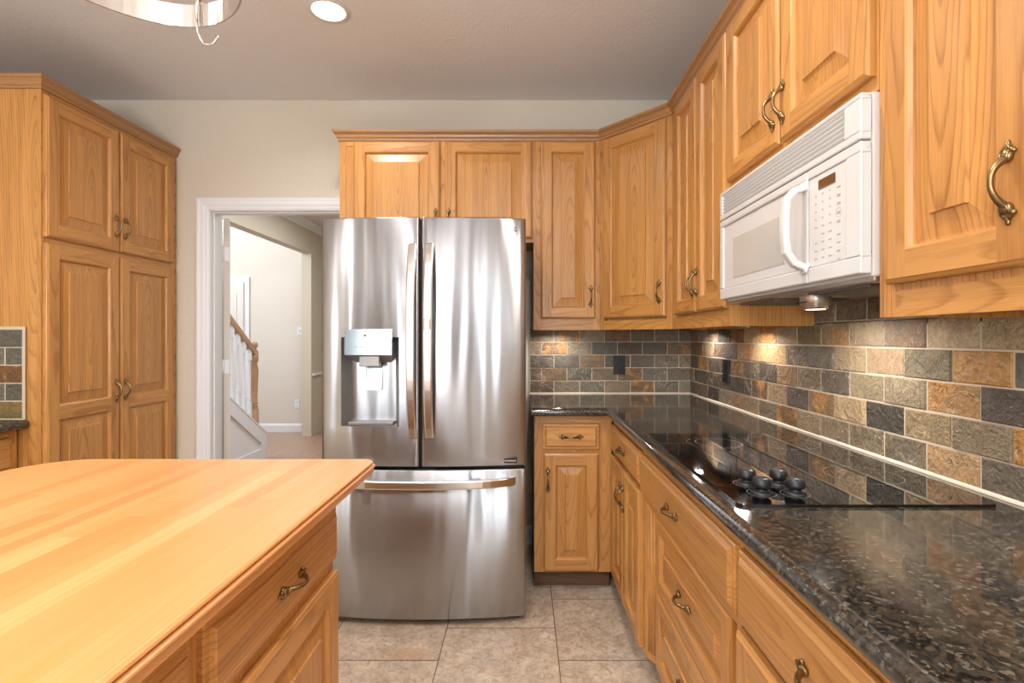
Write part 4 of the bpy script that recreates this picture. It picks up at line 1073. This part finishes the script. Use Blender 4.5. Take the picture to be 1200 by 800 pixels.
mb.poly([(xa, y0, .864), (xb, y0, .864), (xb, y0, .904), (xa, y0, .904)]); mb.poly([(xa, y1, .864), (xb, y1, .864), (xb, y1, .904), (xa, y1, .904)])
tag(mb.build('granite_countertop', GRAN), 'small end of dark granite counter at far left beside the pantry', 'countertop')

# ------------------------------------------------------------------ small things
plate('wall_outlet', 'black outlet on the slate tiles of the back wall', (0.586, YB-0.010, 1.097), 0, 'outlet', BLACK, GASKET)
plate('wall_outlet', 'black outlet on the slate tiles of the right-hand wall', (XR-0.010, 2.59, 1.096), -PI/2, 'outlet', BLACK, GASKET)
# recessed ceiling light fittings
for i, (x, y) in enumerate(CANS[:1]):
    t = thing('recessed_ceiling_light', 'round white recessed light glowing in the grey ceiling', 'ceiling light', (x, y, H-0.003))
    mb = MB(); lathe(mb, [(0.072, -0.004), (0.088, -0.004), (0.092, -0.001), (0.092, 0.0)], seg=40); lathe(mb, [(0.072, -0.004), (0.068, 0.002)], seg=40)
    mb.build('trim_ring', WHITE, t)
    mb = MB(); lathe(mb, [(0.071, -0.002), (0, -0.0025)], seg=40); mb.build('lens', LENS, t)
# under-cabinet puck lights
pk = [('under-cabinet puck light beneath the cabinet beside the refrigerator', (0.20, 3.02)), ('under-cabinet puck light beneath the right cabinet, nearer the corner', (0.93, 2.74)),
      ('under-cabinet puck light beneath the right cabinet, nearer the microwave', (0.91, 2.15)), ('under-cabinet puck light beneath the cabinet nearest the camera', (0.90, 0.80))]
for lab, (x, y) in pk:
    zc = ZB+0.0125 if x > 0.5 else ZB+0.0125
    zc = ZB+0.012
    t = thing('puck_light', 'small round '+lab, 'light', (x, y, zc))
    mb = MB(); lathe(mb, [(0.034, 0.0), (0.034, -0.010), (0.028, -0.013), (0.026, -0.010)], seg=24); mb.build('housing', HOODM, t)
    mb = MB(); lathe(mb, [(0.027, -0.011), (0, -0.0115)], seg=24); mb.build('lens', LENS2, t)
    area('puck_lamp', (x, y, zc-0.016), 0.045, 1.15, WARM, (0, 0, -1), True, 2.8)
# hanging pot rack
RX, RY, RA, RB, RZ = -0.785, 0.848, 0.25, 0.375, 2.000
t = thing('pot_rack', 'oval brushed steel pot rack hanging over the island', 'pot rack', (RX, RY, RZ))
mb = MB(); n = 72; V = []
for (dr_, z) in ((0.002, 0), (0.002, 0.052), (-0.002, 0.052), (-0.002, 0)):
    for k in range(n): a = 2*PI*k/n; V.append(((RA+dr_)*math.cos(a), (RB+dr_)*math.sin(a), z))
mb.mesh(V, [(j*n+k, j*n+(k+1) % n, ((j+1) % 4)*n+(k+1) % n, ((j+1) % 4)*n+k) for j in range(4) for k in range(n)], smooth=False)
mb.build('oval_band', STEELR, t)
for a in (PI*0.2, PI*0.8, PI*1.2, PI*1.8):
    x, y = RA*math.cos(a), RB*math.sin(a); tx, ty = 0.3*x, 0.3*y
    mb = MB(); N = 22; p0 = Vector((x, y, 0.052)); p1 = Vector((tx, ty, H-RZ-0.02))
    tube(mb, [p0-Vector((0, 0, .02)), p0+(p1-p0)*0.03], 0.003, 6)
    for i in range(N):
        c = p0+(p1-p0)*(0.05+0.95*(i+.5)/N); d = (p1-p0)/N*0.62; s = Vector((0.007, 0, 0)) if i % 2 else Vector((0, 0.007, 0))
        tube(mb, [c-d, c-d*0.5+s, c+d*0.5+s, c+d, c+d*0.5-s, c-d*0.5-s, c-d], 0.0018, 5)
    mb.build('chain', STEELR, t)
mb = MB(); lathe(mb, [(0, -0.03), (0.10, -0.03), (0.11, -0.02), (0.11, 0.0)], (0, 0, H-RZ-0.001), 24); mb.build('ceiling_plate', STEELR, t)
def hook(label, ang, tilt):
    x, y = RX+(RA-0.0)*math.cos(ang), RY+RB*math.sin(ang)
    nrm = Vector((math.cos(ang)/RA, math.sin(ang)/RB, 0)).normalized()
    rz = math.atan2(-nrm.y, -nrm.x)
    mb = MB()     # local +x points inward from the band
    tube(mb, [(-0.008, 0, 0.02), (-0.008, 0, 0.060), (-0.004, 0, 0.068), (0.004, 0, 0.068), (0.009, 0, 0.060), (0.009, 0, 0.018)], 0.0034, 8)
    tube(mb, [(0.009, 0, 0.02), (0.008, 0.0, -0.010), (0.004, 0.004, -0.025)]+[(0.0, 0.004+0.019*(1-math.cos(q)), -0.025-0.014*math.sin(q)) for q in [PI*i/8 for i in range(1, 8)]]+[(0.0, 0.046, -0.018)], 0.0022, 8)
    o = mb.build('pot_hook', STEELR, None, (x, y, RZ-0.004)); o.rotation_euler = (0, 0, rz)
    return tag(o, label, 'hook')
hook('steel pot hook hanging from the far end of the oval rack', math.radians(86), 0)
hook('steel pot hook hanging from the right side of the oval rack', math.radians(25), 0)
